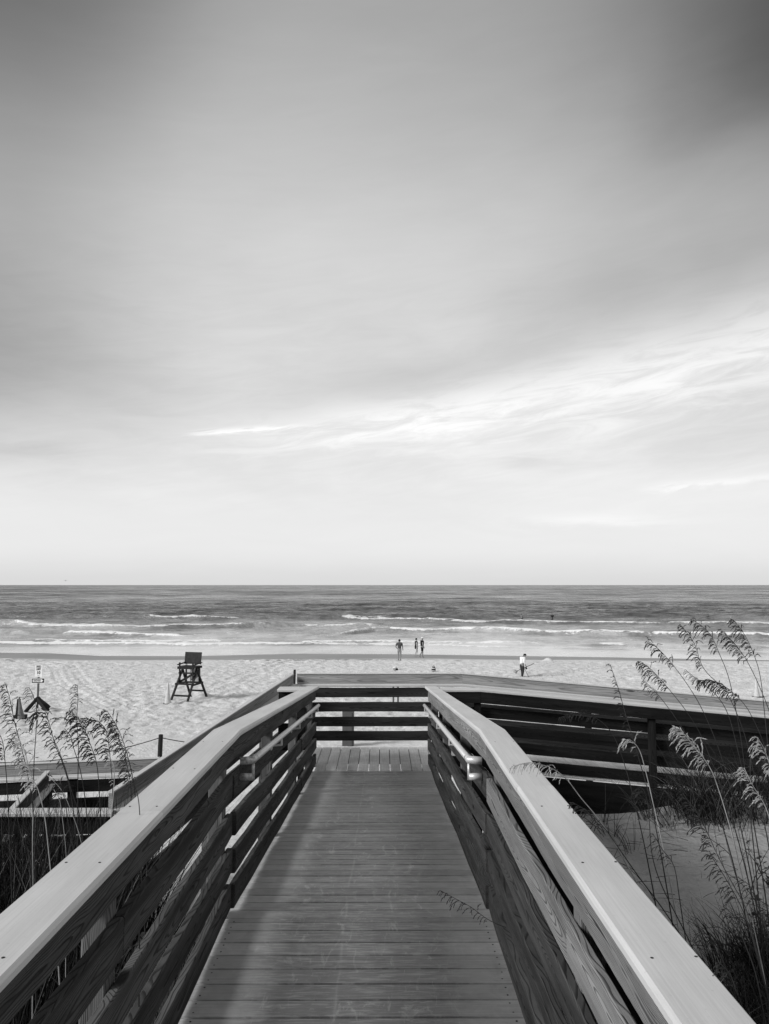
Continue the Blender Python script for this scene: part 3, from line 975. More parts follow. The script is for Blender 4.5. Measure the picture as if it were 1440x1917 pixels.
# -------- general guard panel: boards on the inner side, posts on the outer side
def guard(label, pts, flip=1, cap_h=0.94, cap_lat=(-0.10, 0.06), upright=True, v_list=None, nb=4, posts=(), board='pine', up='pine_grey', outer=False, group='guard rails round the landing and the lower ramps', offs=0.0):
    """pts: deck-level polyline; inner side lies to the right of travel (flip=1) or to the left (flip=-1)"""
    root = empty('guard_rail', pts[0], label, 'railing', group)
    P = [Vector(p) for p in pts]
    la = (lambda a, b: (a, b)) if flip > 0 else (lambda a, b: (-b, -a))
    c0, c1 = la(*cap_lat)
    sweep('cap_board', P, c0, c1, cap_h - 0.036, cap_h, M['cap'], root, bev=0.006)
    if upright:
        u0, u1 = la(cap_lat[0] + 0.012, cap_lat[0] + 0.050)
        for a, b in zip(P[:-1], P[1:]):
            d = (b - a).normalized() * 0.003
            sweep('upright_board', [a + d, b - d], u0, u1, cap_h + 0.003, cap_h + 0.137, M[up], root, bev=0.004, step=0.25, wob=0.0012, seed=int(a.x * 9))
        u0, u1 = la(cap_lat[0], cap_lat[0] + 0.060)
        sweep('top_trim', P, u0, u1, cap_h + 0.140, cap_h + 0.155, M['cap'], root, bev=0.003)
    vl = v_list or [(0.886 - .217 * k - .14, 0.886 - .217 * k) for k in range(nb)]
    for r_, (v0, v1) in enumerate(vl):
        for i, (a, b) in enumerate(zip(P[:-1], P[1:])):
            n = max(1, int(round((b - a).length / 3.4)))
            for k in range(n):
                q0 = a.lerp(b, k / n); q1 = a.lerp(b, (k + 1) / n)
                d = (q1 - q0).normalized() * 0.003
                f0, f1 = la(0.0, 0.036)
                dv = rng.uniform(-.004, .004)
                sweep('rail_board', [q0 + d, q1 - d], f0, f1, v0 + dv, v1 + dv, M[board], root, bev=0.005, step=0.2, wob=0.0022, seed=r_ * 7 + i + k)
    if outer:
        for a, b in zip(P[:-1], P[1:]):
            d = (b - a).normalized() * 0.003
            f0, f1 = la(-0.128, -0.095)
            sweep('outer_board', [a + d, b - d], f0, f1, cap_h - 0.185, cap_h - 0.040, M[board], root, bev=0.005, step=0.2, wob=0.002, seed=3)
    for (i, f_) in posts:
        p = P[i].lerp(P[i + 1], f_)
        d = (P[i + 1] - P[i]); d = Vector((d.x, d.y, 0)).normalized()
        rt = Vector((d.y, -d.x, 0)) * flip
        pp = p - rt * 0.047
        g0 = float(ground_h(pp.x, pp.y)) - 0.3
        o = post('rail_post', 0, 0, 0, p.z + cap_h - 0.038 - g0, 0.088, 0.088, M['post' if board == 'pine' else 'pine_dark'], root)
        o.location = Vector((pp.x, pp.y, g0)) - root.location
        o.rotation_euler = (0, 0, math.atan2(d.y, d.x))
    return root

SL = 0.090
FY = 11.98
GX0, GX1 = -1.30, 1.25
guard('farthest guard rail, with a knotty grey upper board',
      [(GX0, FY, DK1), (GX1, FY, DK1), (6.9, FY, DK1 - SL * (6.9 - GX1))], 1, posts=((0, 0.03), (1, 0.34), (1, 0.7)), nb=4, board='pine_deep')
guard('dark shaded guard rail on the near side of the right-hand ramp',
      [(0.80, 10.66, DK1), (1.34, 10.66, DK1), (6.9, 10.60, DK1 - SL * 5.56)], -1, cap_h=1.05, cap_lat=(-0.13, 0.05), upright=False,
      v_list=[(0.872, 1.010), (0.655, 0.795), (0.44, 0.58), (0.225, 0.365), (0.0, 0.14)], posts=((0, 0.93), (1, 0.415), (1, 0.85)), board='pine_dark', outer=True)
guard('short capped rail panel left of the landing',
      [(-1.03, 10.66, DK1), (-1.40, 10.66, DK1)], 1, cap_h=1.05, cap_lat=(-0.13, 0.17), upright=False,
      v_list=[(0.872, 1.010), (0.655, 0.795), (0.44, 0.58), (0.225, 0.365)], posts=(), board='pine_dark')
LGX, LGY, LGZ = -2.36, 7.10, DK1 - 0.49
guard('long slanting guard rail dropping from the left corner of the landing towards the dune grass',
      [(GX0, FY - 0.01, DK1), (LGX, LGY, LGZ)], -1, cap_lat=(-0.10, 0.075), posts=((0, 0.25), (0, 0.6), (0, 0.97)), board='pine', up='pine_grey')
guard('low dark guard rail with flat pale cap, nearest of the rails behind the left grass',
      [(LGX - 0.02, LGY - 0.05, LGZ), (-5.6, LGY - 0.05, LGZ)], 1, cap_lat=(-0.05, 0.12), upright=False, posts=((0, 0.02), (0, 0.5)), board='pine_dark')
guard('farthest rail behind the left grass, its cap a thin bright line',
      [(-6.2, 9.62, 3.46), (-2.72, 9.62, 3.60)], 1, posts=((0, 0.3), (0, 0.7)), board='pine_dark', up='pine_grey')
guard('short slanting guard rail joining the two lower ramp rails on the left',
      [(-3.95, 9.45, 3.50), (-3.52, 7.25, 3.48)], -1, cap_lat=(-0.06, 0.06), posts=(), board='pine_dark', up='pine', nb=3)

# sloping deck of the ramp that runs off to the right, and the lower one on the left
rampR = empty('side_ramp', (GX1, 11.3, DK1), 'plank ramp deck sloping down to the right between two guard rails', 'ramp')
V_rows = []
x = 1.135
while x < 6.7:
    e = x + 0.1375
    za = DK1 - max(0, x - GX1) * SL; zb = DK1 - max(0, e - GX1) * SL
    V_rows.append(((x, 10.62, za), (e, 10.62, zb), (e, 11.93, zb), (x, 11.93, za)))
    x += 0.1445
sweep('skirt', [(1.13, 10.60, DK1), (1.30, 10.60, DK1), (6.8, 10.54, DK1 - SL * 5.5)], -0.02, 0.02, -0.75, -0.035, M['pine_dark'], rampR)
_w = walk; walk = rampR
planks('ramp_planks', M['deck_l'], V_rows)
walk = _w
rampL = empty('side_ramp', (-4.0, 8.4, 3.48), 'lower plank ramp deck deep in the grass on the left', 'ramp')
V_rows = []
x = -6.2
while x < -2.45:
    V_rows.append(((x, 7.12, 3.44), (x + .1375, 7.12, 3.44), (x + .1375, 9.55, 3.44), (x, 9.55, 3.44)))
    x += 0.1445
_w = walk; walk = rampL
planks('ramp_planks', M['shaded_planks'], V_rows)
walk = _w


# ------------------------------------------------------------------ beach furniture
def on_ground(px, py):
    h = 0.8
    for _ in range(12):
        p = at_h(px, py, h)
        h = float(sand_height(np.array([[p.x]]), np.array([[p.y]]))[0, 0])
    return at_h(px, py, h)

# rope fence
def beach_post(px, pyb, height, label, rad=0.085, mat='post'):
    p = on_ground(px, pyb)
    mb = MB()
    r = random.Random(int(px))
    mb.tube([(0, 0, -0.3), (0.01, 0, height * .5), (0.02, 0.0, height - 0.02), (0.02, 0, height)], [rad, rad * 1.03, rad * .97, rad * .82], 12)
    o = mb.build('rope_post', M[mat], None, smooth=False, loc=p)
    tag(o, label, 'post', 'posts of the rope barrier')
    return p
pA = beach_post(299, 1421, 0.80, 'short round timber post holding the sagging rope, on open sand left of the slanting rail', 0.075, 'black_wood')
mbp = at_y(-60, 1421, pA.y)
pB = Vector((mbp.x, pA.y, 0)); pB.z = float(sand_height(np.array([[pB.x]]), np.array([[pB.y]]))[0, 0])
def rope(a, b, sag, label):
    mb = MB()
    pts = []
    for i in range(25):
        t = i / 24
        q = a.lerp(b, t); q.z -= sag * 4 * t * (1 - t)
        pts.append(q - a)
    mb.tube(pts, 0.016, 6)
    o = mb.build('rope', M['rope'], None, smooth=True, loc=a)
    tag(o, label, 'rope', 'ropes between the beach posts')
topA = pA + Vector((0.02, 0, 0.68))
lft_end = at_y(-120, 1418, pA.y - 1.0)
rope(topA + Vector((-0.07, 0, 0)), lft_end, 0.42, 'long dark rope sagging away to the left of the round post, behind the grass plumes')
rgt_end = at_y(475, 1395, pA.y + 1.2)
rope(topA + Vector((0.07, 0, 0)), rgt_end, 0.10, 'dark rope running right from the round post and behind the slanting rail')
beach_post(551, 1283, 0.95, 'dark upright post on the sand just left of the landing corner', 0.075, 'black_wood')
p = on_ground(652, 1396)
mb = MB(); mb.box((0, 0, 0.5), (0.42, 0.30, 1.6)); mb.box((0.05, -0.16, 0.45), (0.17, 0.03, 1.5))
o = mb.build('timber_post', M['post'], None, loc=p); tag(o, 'thick square timber post seen below the lowest boards of the landing rail', 'post')
p = on_ground(741, 1318)
mb = MB(); mb.box((-.12, 0, 0.5), (0.09, 0.09, 1.1)); mb.box((.12, 0, 0.45), (0.09, 0.09, 1.0)); mb.box((0, 0, 1.02), (0.36, 0.1, 0.07))
o = mb.build('low_hurdle', M['post'], None, loc=p); tag(o, 'small two legged timber hurdle glimpsed between the boards of the landing rail', 'hurdle')

# traffic cones
def cone(loc, h, mat, label, tilt=(0, 0), rz=0.0):
    root = empty('traffic_cone', loc, label, 'traffic cone', 'traffic cones on the beach')
    r = h * 0.155
    mb = MB(); mb.lathe([(r * 1.08, 0.03), (r, 0.05), (r * 0.55, h * .5), (0.032, h - .02), (0.022, h), (0.012, h)], (0, 0, 0), 20)
    mb.build('cone_body', mat, root, smooth=True)
    mb = MB(); s_ = h * 0.40
    mb.box((0, 0, 0.02), (s_, s_, 0.04))
    for a in (-1, 1):
        for b in (-1, 1): mb.box((a * s_ * .4, b * s_ * .4, -0.01), (s_ * .18, s_ * .18, 0.03))
    mb.build('cone_base', M['rubber'], root)
    root.rotation_euler = (tilt[0], tilt[1], rz)
    return root
pc = on_ground(314, 1318)
cone(pc, 1.08, M['cone'], 'tall slim traffic cone standing beside the lifeguard chair', rz=0.25)
pc = on_ground(1417, 1305)
cone(pc, 1.02, M['cone'], 'faint pale traffic cone at the right edge of the sand, behind the grass plumes', rz=0.1)

# lifeguard chair
pch = (on_ground(354, 1309))
ch = empty('lifeguard_chair', pch, 'tall black timber lifeguard chair with a solid back board, empty on the sand', 'lifeguard chair', rz=R(-17))
W2, D2 = 0.47, 1.06
def cbar(name, a, b, w_=0.09, h_=0.09, mat='black_wood', par=None):
    mb = MB(); mb.bar(a, b, w_, h_); return mb.build(name, M[mat], par or ch)
for sx_ in (-1, 1):
    x_ = sx_ * W2
    cbar('leg', (x_ * 1.06, -D2, -0.12), (x_ * .92, 0.06, 1.66))
    cbar('leg', (x_ * 1.06 + .005, D2, -0.12), (x_ * .92 + .012, -0.06, 1.64))
    cbar('side_rail', (x_ + .03 * sx_, -0.55, 0.80), (x_ + .03 * sx_, 0.55, 0.84), 0.045, 0.09)
    cbar('upright', (x_ * .84, -0.30, 0.86), (x_ * .84, -0.36, 1.96), 0.07, 0.06)
    cbar('upright', (x_ * .84, 0.34, 0.86), (x_ * .84, 0.30, 1.76), 0.07, 0.06)
    cbar('armrest', (x_ * 1.02, -0.40, 1.84), (x_ * 1.02, 0.40, 1.90), 0.09, 0.045)
cbar('crossbar', (-W2 * 1.05, -0.86, 0.30), (W2 * 1.05, -0.86, 0.30), 0.05, 0.09)
cbar('crossbar', (-W2 * 1.05, 0.78, 0.36), (W2 * 1.05, 0.78, 0.36), 0.05, 0.09)
cbar('crossbar', (-W2 * 1.1, -0.56, 0.86), (W2 * 1.1, -0.56, 0.86), 0.05, 0.09)
cbar('crossbar', (-W2 * 1.05, -0.28, 1.40), (W2 * 1.05, -0.28, 1.40), 0.05, 0.08)
cbar('brace', (-W2 * .82, -0.26, 0.95), (W2 * .84, -0.24, 1.38), 0.05, 0.11)
mb = MB(); mb.box((0, 0, 1.72), (1.0, 0.80, 0.05)); mb.box((0, -.40, 1.68), (1.0, .05, .12)); mb.box((0, .40, 1.68), (1.0, .05, .12)); mb.build('seat', M['black_wood'], ch)
mb = MB(); mb.box((0, 0.2, 0.87), (0.96, 0.50, 0.04)); mb.build('footrest', M['black_wood'], ch)
Mt = Matrix.Rotation(R(9), 3, 'X')
mb = MB(); mb.box((-0.02, 0.36, 2.13), (1.0, 0.035, 0.64), Matrix.Rotation(R(-7), 3, 'X')); mb.build('back_board', M['panel'], ch)
mb = MB(); mb.box((-0.02, 0.31, 1.80), (0.94, 0.03, 0.04)); mb.build('pale_edge', M['c_white'], ch)
mb = MB(); mb.box((0.06, 0.50, 1.25), (0.62, 0.02, 0.74)); sgn = mb.build('notice_board', M['white'], ch)
mb = MB()
mb.v = [Vector((-.22, .487, .93)), Vector((.28, .487, 1.5)), Vector((.28, .487, 1.16)), Vector((-.05, .487, .93)), Vector((.05, .487, 1.6)), Vector((.2, .487, 1.6)), Vector((.16, .487, 1.34)), Vector((-.02, .487, 1.34))]
mb.f = [[0, 1, 2, 3], [4, 5, 6, 7]]
mb.build('grey_mark', M['c_light'], sgn)

# speed limit sign on a timber A-frame
ps = on_ground(70, 1330)
sg = empty('sign_stand', ps, 'speed limit and one way signs on a post fixed to a heavy timber sawhorse base', 'sign', rz=R(4))
PXM = ps.y / 1462.0
def sgx(px): return (px - 69) * PXM
def sgz(py): return (1331 - py) * PXM
mb = MB(); mb.box((0, 0, sgz(1290)), (0.075, 0.075, 1.9)); mb.build('sign_post', M['post'], sg)
mb = MB()
mb.bar((sgx(69), 0, sgz(1308)), (sgx(45), -0.35, sgz(1340)), 0.16, 0.14)
mb.build('base_leg', M['black_wood'], sg)
mb = MB(); mb.bar((sgx(68), 0, sgz(1308)), (sgx(91), -0.25, sgz(1331)), 0.18, 0.16)
mb.build('base_leg', M['black_wood'], sg)
mb = MB(); mb.bar((sgx(70), .02, sgz(1310)), (sgx(76), 0.9, sgz(1329)), 0.14, 0.12); mb.build('base_leg', M['black_wood'], sg)
mb = MB(); mb.box((sgx(86), -0.12, sgz(1325)), (0.26, 0.2, 0.3), Matrix.Rotation(R(38), 3, 'Y')); mb.build('sandbag', M['c_black'], sg)

def text_mesh(body, size, mat, parent, loc, xs=1.0, bold=0.0):
    cu = bpy.data.curves.new('lettering', 'FONT')
    cu.body = body; cu.size = size; cu.align_x = 'CENTER'; cu.align_y = 'CENTER'; cu.offset = bold; cu.extrude = 0.002
    to = bpy.data.objects.new('lettering', cu)
    COL.objects.link(to)
    dg = bpy.context.evaluated_depsgraph_get()
    me = bpy.data.meshes.new_from_object(to.evaluated_get(dg))
    bpy.data.objects.remove(to)
    me.materials.clear(); me.materials.append(mat)
    me.transform(Matrix.Rotation(R(90), 4, 'X') @ Matrix.Diagonal((xs, 1, 1, 1)))
    o = bpy.data.objects.new('lettering', me); COL.objects.link(o)
    o.parent = parent; o.location = loc
    return o
sw, shh = 12.6 * PXM, 21.5 * PXM
zc_ = sgz(1258.5)
mb = MB(); mb.box((0, -0.045, zc_), (sw, 0.008, shh)); s1 = mb.build('speed_limit_sign', M['white'], sg)
text_mesh('SPEED', 0.135, M['black'], s1, (0, -0.052, zc_ + shh * .37), 0.62, 0.003)
text_mesh('LIMIT', 0.135, M['black'], s1, (0, -0.052, zc_ + shh * .15), 0.68, 0.003)
text_mesh('10', 0.19, M['black'], s1, (0, -0.052, zc_ - shh * .15), 0.9, 0.006)
mb = MB(); mb.box((0, -0.052, zc_ - shh * .40), (sw * .3, 0.004, 0.012)); mb.build('rule', M['black'], s1)
z2 = sgz(1276.3)
mb = MB(); mb.box((sgx(68.7), -0.045, z2), (23.5 * PXM, 0.008, 9.2 * PXM)); s2 = mb.build('one_way_sign', M['white'], sg)
mb = MB(); mb.box((sgx(68.7), -0.0515, z2), (22.2 * PXM, 0.003, 7.8 * PXM)); mb.build('black_field', M['black'], s2)
mb = MB(); yq = -0.056
ax, bx, cx_ = sgx(59.3), sgx(74.0), sgx(78.6)
hh = 2.2 * PXM; h2 = 3.5 * PXM
mb.v = [Vector(q) for q in ((ax, yq, z2 - hh), (bx, yq, z2 - hh), (bx, yq, z2 + hh), (ax, yq, z2 + hh), (bx, yq, z2 - h2), (cx_, yq, z2), (bx, yq, z2 + h2))]
mb.f = [[0, 1, 2, 3], [4, 5, 6]]
mb.build('arrow', M['white'], s2)
text_mesh('ONE WAY', 0.10, M['black'], s2, (sgx(67.2), -0.059, z2), 0.72, 0.002)
pc = on_ground(40, 1347)
cone(pc, 1.0, M['cone_dark'], 'dull dark traffic cone leaning by the timber base of the speed limit sign', tilt=(0, R(-7)), rz=0.3)
pc = on_ground(31, 1346)
mb = MB(); mb.box((0, 0.1, 0.42), (0.13, 0.10, 0.90), Matrix.Rotation(R(4), 3, 'Y')); mb.box((0.12, 0.12, 0.08), (0.5, 0.3, 0.18))
o = mb.build('timber_block', M['black_wood'], None, loc=pc); tag(o, 'black stub of timber standing just left of the dull cone', 'timber')

# two bags left on the sand
p = on_ground(740, 1255)
bagA = empty('beach_bag', p, 'slumped grey beach bag with a white towel on top, left of the two bags', 'bag', 'bags on the sand')
mb = MB(); mb.lathe([(0.10, 0), (0.16, 0.05), (0.155, 0.16), (0.11, 0.2)], (0, 0, 0), 14); mb.build('bag_body', M['c_light'], bagA, True)
mb = MB(); mb.lathe([(0.03, 0.0), (0.13, 0.06), (0.10, 0.13), (0.05, 0.15)], (0.10, -.05, 0.0), 12); mb.build('side_pocket', M['c_black'], bagA, True)
mb = MB(); mb.lathe([(0.13, 0.19), (0.16, 0.215), (0.14, 0.25), (0.06, 0.28)], (-.02, 0, 0), 14); mb.build('towel', M['c_white'], bagA, True)
p = on_ground(812, 1257)
bagB = empty('beach_bag', p, 'upright dark beach bag with white stripe, right of the two bags', 'bag', 'bags on the sand')
mb = MB(); mb.lathe([(0.12, 0), (0.15, 0.04), (0.15, 0.12)], (0, 0, 0), 14); mb.build('bag_base', M['c_light'], bagB, True)
mb = MB(); mb.lathe([(0.148, 0.12), (0.15, 0.2), (0.13, 0.26), (0.07, 0.33)], (0, 0, 0), 14); mb.build('bag_body', M['c_black'], bagB, True)
mb = MB(); mb.lathe([(0.146, 0.21), (0.142, 0.245), (0.136, 0.26)], (0, -.012, 0), 14); mb.build('stripe', M['c_white'], bagB, True)
mb = MB(); mb.tube([(-.07, 0, .31), (-.055, 0, .39), (0, 0, .42), (.055, 0, .39), (.07, 0, .31)], 0.012, 6); mb.build('handle', M['c_black'], bagB, True)


# ------------------------------------------------------------------ people
def skin_mesh(name, joints, edges, mat, parent, root=0, sub=2, smooth=True):
    """joints: list of (x, y, z, radius)"""
    me = bpy.data.meshes.new(name)
    me.from_pydata([j[:3] for j in joints], edges, [])
    o = bpy.data.objects.new(name, me); COL.objects.link(o)
    md = o.modifiers.new('skin', 'SKIN'); md.use_smooth_shade = True
    sv = me.skin_vertices[0].data if len(me.skin_vertices) else None
    if sv is None:
        bm = bmesh.new(); bm.from_mesh(me); bm.verts.layers.skin.verify(); bm.to_mesh(me); bm.free()
        sv = me.skin_vertices[0].data
    for i, j in enumerate(joints):
        r = j[3]
        sv[i].radius = (r, r) if not isinstance(r, tuple) else r
        sv[i].use_root = (i == root)
    ss = o.modifiers.new('sub', 'SUBSURF'); ss.levels = sub; ss.render_levels = sub
    dg = bpy.context.evaluated_depsgraph_get()
    nm = bpy.data.meshes.new_from_object(o.evaluated_get(dg))
    bpy.data.objects.remove(o)
    nm.name = name
    nm.materials.clear(); nm.materials.append(mat)
    nm.polygons.foreach_set('use_smooth', [True] * len(nm.polygons))
    r = bpy.data.objects.new(name, nm); COL.objects.link(r)
    r.parent = parent
    return r

def person(loc, H, rz, pose, label, group, clothes, skin='skin', hair='hair', hat=None, hairlong=False):
    """pose: offsets in units of height; figure faces +y before rotation. joints as dict"""
    root = empty('person', loc, label, 'person', group, rz)
    J = dict(
        pelvis=(0, 0, .53), waist=(0, 0, .60), chest=(0, .0, .71), upch=(0, .0, .79), neck=(0, .0, .845), head0=(0, .008, .885), head1=(0, .012, .935), head2=(0, .004, .975),
        shL=(-.105, 0, .805), shR=(.105, 0, .805), elL=(-.135, -.01, .64), elR=(.135, -.01, .64), wrL=(-.14, .03, .50), wrR=(.14, .03, .50), haL=(-.14, .045, .455), haR=(.14, .045, .455),
        hipL=(-.052, 0, .51), hipR=(.052, 0, .51), knL=(-.055, .012, .285), knR=(.055, .012, .285), anL=(-.056, -.005, .045), anR=(.056, -.005, .045), toL=(-.066, .075, .012), toR=(.066, .075, .012))
    J.update(pose)
    rad = dict(pelvis=.075, waist=.066, chest=.075, upch=.066, neck=.034, head0=.040, head1=.050, head2=.036, shL=.038, shR=.038, elL=.025, elR=.025, wrL=.017, wrR=.017, haL=.020, haR=.020,
               hipL=.056, hipR=.056, knL=.034, knR=.034, anL=.022, anR=.022, toL=.017, toR=.017)
    E = [('pelvis', 'waist'), ('waist', 'chest'), ('chest', 'upch'), ('upch', 'neck'), ('neck', 'head0'), ('head0', 'head1'), ('head1', 'head2'),
         ('upch', 'shL'), ('upch', 'shR'), ('shL', 'elL'), ('shR', 'elR'), ('elL', 'wrL'), ('elR', 'wrR'), ('wrL', 'haL'), ('wrR', 'haR'),
         ('pelvis', 'hipL'), ('pelvis', 'hipR'), ('hipL', 'knL'), ('hipR', 'knR'), ('knL', 'anL'), ('knR', 'anR'), ('anL', 'toL'), ('anR', 'toR')]
    names = [n for n in J if n != '_face']
    idx = {n: i for i, n in enumerate(names)}
    rad = {n: v * 1.13 for n, v in rad.items()}
    js = [(J[n][0] * H, J[n][1] * H, J[n][2] * H, rad[n] * H) for n in names]
    skin_mesh('body', js, [(idx[a], idx[b]) for a, b in E], M[skin], root, idx['pelvis'])
    # fingers and thumb, short tapered chains rooted in each hand
    for s_ in 'LR':
        wv = Vector(J['wr' + s_]); hv = Vector(J['ha' + s_])
        d = (hv - wv).normalized(); sdv = d.cross(Vector((1 if s_ == 'L' else -1, 0, 0)))
        if sdv.length < .1: sdv = Vector((0, 1, 0))
        sdv.normalize(); cur = d.cross(sdv)
        mb = MB()
        for q, (off, ln_) in enumerate(((-.012, .036), (-.004, .042), (.004, .040), (.012, .031))):
            b0 = hv + sdv * off; b1 = b0 + d * ln_ * .6; b2 = b0 + d * ln_ + cur * .01
            mb.tube([b0 * H, b1 * H, b2 * H], [.0052 * H, .0048 * H, .0035 * H], 6)
        mb.tube([(wv.lerp(hv, .6) + sdv * -.014) * H, (hv + sdv * -.028 + d * .01) * H], [.0058 * H, .0042 * H], 6)
        mb.build('fingers', M[skin], root, smooth=True)
    # face: nose and ears
    hd = Vector(J['head1']); hd0 = Vector(J['head0'])
    fy = J.get('_face', (0, 1, 0)); fv = Vector(fy).normalized()
    mb = MB(); mb.lathe([(.006 * H, 0), (.008 * H, .010 * H), (.003 * H, .024 * H)], (hd * .75 + hd0 * .25 + fv * .047) * H, 6)
    mb.build('nose', M[skin], root, smooth=True)
    # hair shell
    def blob(name, c, rx, ry, rz_, mat, cut=None):
        bm = bmesh.new(); bmesh.ops.create_icosphere(bm, subdivisions=3, radius=1.0)
        for v in bm.verts:
            v.co = Vector((v.co.x * rx, v.co.y * ry, v.co.z * rz_)) * H + Vector(c) * H
        me = bpy.data.meshes.new(name); bm.to_mesh(me); bm.free()
        me.polygons.foreach_set('use_smooth', [True] * len(me.polygons))
        me.materials.append(M[mat]); o = bpy.data.objects.new(name, me); COL.objects.link(o); o.parent = root
        return o
    hc = hd - fv * .012 + Vector((0, 0, .012))
    if hair: blob('hair', hc, .056, .058, .058 if not hairlong else .066, hair)
    if hat:
        blob('cap', hd + Vector((0, 0, .026)), .059, .062, .040, hat)
        bm_c = hd + fv * .06 + Vector((0, 0, .022))
        mb = MB(); mb.box(bm_c * H, (.075 * H, .07 * H, .008 * H)); mb.build('cap_brim', M[hat], root)
    def wear(name, joints, edges, mat, inf, rt=0):
        jj = []
        for n in joints:
            if isinstance(n, tuple): jj.append((n[0] * H, n[1] * H, n[2] * H, n[3] * H))
            else: jj.append((J[n][0] * H, J[n][1] * H, J[n][2] * H, (rad[n] + inf) * H))
        skin_mesh(name, jj, edges, M[mat], root, rt)
    def mid(a, b, t, r):
        v = Vector(J[a]).lerp(Vector(J[b]), t); return (v.x, v.y, v.z, r)
    for c in clothes:
        if c[0] == 'shirt':
            t = c[2] if len(c) > 2 else .75
            wear('shirt', [mid('pelvis', 'waist', .2, .086), 'waist', 'chest', 'upch', 'shL', 'shR', mid('shL', 'elL', t, .040), mid('shR', 'elR', t, .040), mid('upch', 'neck', .6, .045)],
                 [(0, 1), (1, 2), (2, 3), (3, 4), (3, 5), (4, 6), (5, 7), (3, 8)], c[1], .013, 0)
        elif c[0] == 'long_shirt':
            wear('shirt', [mid('pelvis', 'waist', .2, .086), 'waist', 'chest', 'upch', 'shL', 'shR', 'elL', 'elR', mid('elL', 'wrL', .85, .024), mid('elR', 'wrR', .85, .024), mid('upch', 'neck', .6, .045)],
                 [(0, 1), (1, 2), (2, 3), (3, 4), (3, 5), (4, 6), (5, 7), (6, 8), (7, 9), (3, 10)], c[1], .013, 0)
        elif c[0] == 'shorts':
            t = c[2] if len(c) > 2 else .8
            wear('shorts', ['waist', 'pelvis', 'hipL', 'hipR', mid('hipL', 'knL', t, .058), mid('hipR', 'knR', t, .058)],
                 [(0, 1), (1, 2), (1, 3), (2, 4), (3, 5)], c[1], .010, 1)
        elif c[0] == 'trousers':
            wear('trousers', ['waist', 'pelvis', 'hipL', 'hipR', 'knL', 'knR', mid('knL', 'anL', .9, .034), mid('knR', 'anR', .9, .034)],
                 [(0, 1), (1, 2), (1, 3), (2, 4), (3, 5), (4, 6), (5, 7)], c[1], .012, 1)
        elif c[0] == 'dress':
            v = Vector(J['pelvis'])
            wear('dress', [(v.x, v.y, v.z - .16, .105), (v.x, v.y, v.z - .06, .098), 'pelvis', 'waist', 'chest', 'upch', 'shL', 'shR', mid('shL', 'elL', .45, .040), mid('shR', 'elR', .45, .040)],
                 [(0, 1), (1, 2), (2, 3), (3, 4), (4, 5), (5, 6), (5, 7), (6, 8), (7, 9)], c[1], .012, 3)
        elif c[0] == 'shoes':
            mb = MB()
            for s_ in 'LR':
                a = Vector(J['an' + s_]) * H; b = Vector(J['to' + s_]) * H
                mb.tube([a + Vector((0, -.03 * H, -.025 * H)), a.lerp(b, .5) + Vector((0, 0, -.01 * H)), b], [.022 * H, .026 * H, .020 * H], 8)
            mb.build('shoes', M[c[1]], root, smooth=True)
    return root

# man seen from behind, hand on hip
p = on_ground(748, 1236.5)
person(p, 1.80, R(3), dict(elL=(-.185, -.03, .66), wrL=(-.105, .02, .56), haL=(-.075, .045, .565), elR=(.145, -.01, .65), wrR=(.165, .01, .52), haR=(.168, .02, .475),
       knL=(-.05, .01, .285), anL=(-.045, -.01, .045), toL=(-.05, .07, .012), anR=(.045, -.035, .045), toR=(.06, .04, .012), hipL=(-.05, 0, .51)),
       'man seen from behind in a grey T-shirt and light shorts, one hand on his hip', 'walkers by the water', [('shirt', 'c_grey', .8), ('shorts', 'c_light', .55), ('shoes', 'c_black')])
p = on_ground(779.5, 1228)
person(p, 1.66, R(-78), dict(knL=(-.05, .075, .29), anL=(-.05, .02, .05), toL=(-.05, .09, .014), knR=(.05, .0, .29), anR=(.05, -.105, .075), toR=(.05, -.05, .02),
       elL=(-.13, .02, .655), wrL=(-.13, .10, .55), haL=(-.13, .12, .52), elR=(.12, -.02, .655), wrR=(.12, .03, .53), haR=(.12, .045, .49)),
       'woman walking right in a short dark dress with dark bobbed hair', 'walkers by the water', [('dress', 'c_black')], 'skin_pale', 'hair', None, True)
p = on_ground(790.6, 1231)
person(p, 1.84, R(-74), dict(knL=(-.05, .04, .285), anL=(-.05, .03, .045), toL=(-.05, .11, .012), knR=(.05, -.03, .29), anR=(.05, -.16, .075), toR=(.05, -.10, .02),
       elR=(.13, -.02, .65), wrR=(.125, .045, .53), haR=(.125, .065, .49), elL=(-.13, .0, .65), wrL=(-.13, .06, .53), haL=(-.13, .08, .5)),
       'man walking right in black T-shirt and long black shorts with a pale peaked cap', 'walkers by the water', [('shirt', 'c_black', .6), ('shorts', 'c_black', .95)], 'skin', None, 'c_white')
# man with a metal detector and a long scoop
p = on_ground(977.5, 1270)
H_ = 1.72
md_root = person(p, H_, R(-62), dict(waist=(0, .01, .60), chest=(0, .035, .70), upch=(0, .06, .775), neck=(0, .095, .82), head0=(0, .125, .85), head1=(0, .155, .885), head2=(0, .165, .925), _face=(0, 1, -.45),
       shL=(-.10, .055, .79), shR=(.10, .055, .79), elL=(-.13, .09, .635), wrL=(-.12, .20, .55), haL=(-.115, .235, .53), elR=(.125, .01, .64), wrR=(.14, .075, .515), haR=(.145, .10, .475),
       knL=(-.055, .05, .285), anL=(-.056, .045, .045), toL=(-.066, .125, .012), anR=(.056, -.04, .045), toR=(.066, .04, .012)) ,
       'man in white shirt, dark trousers and brimmed hat bending over a metal detector', 'people on the beach', [('long_shirt', 'c_white'), ('trousers', 'c_dark'), ('shoes', 'c_black')], 'skin', None, 'c_black')
mpx = p.y / 1460.0
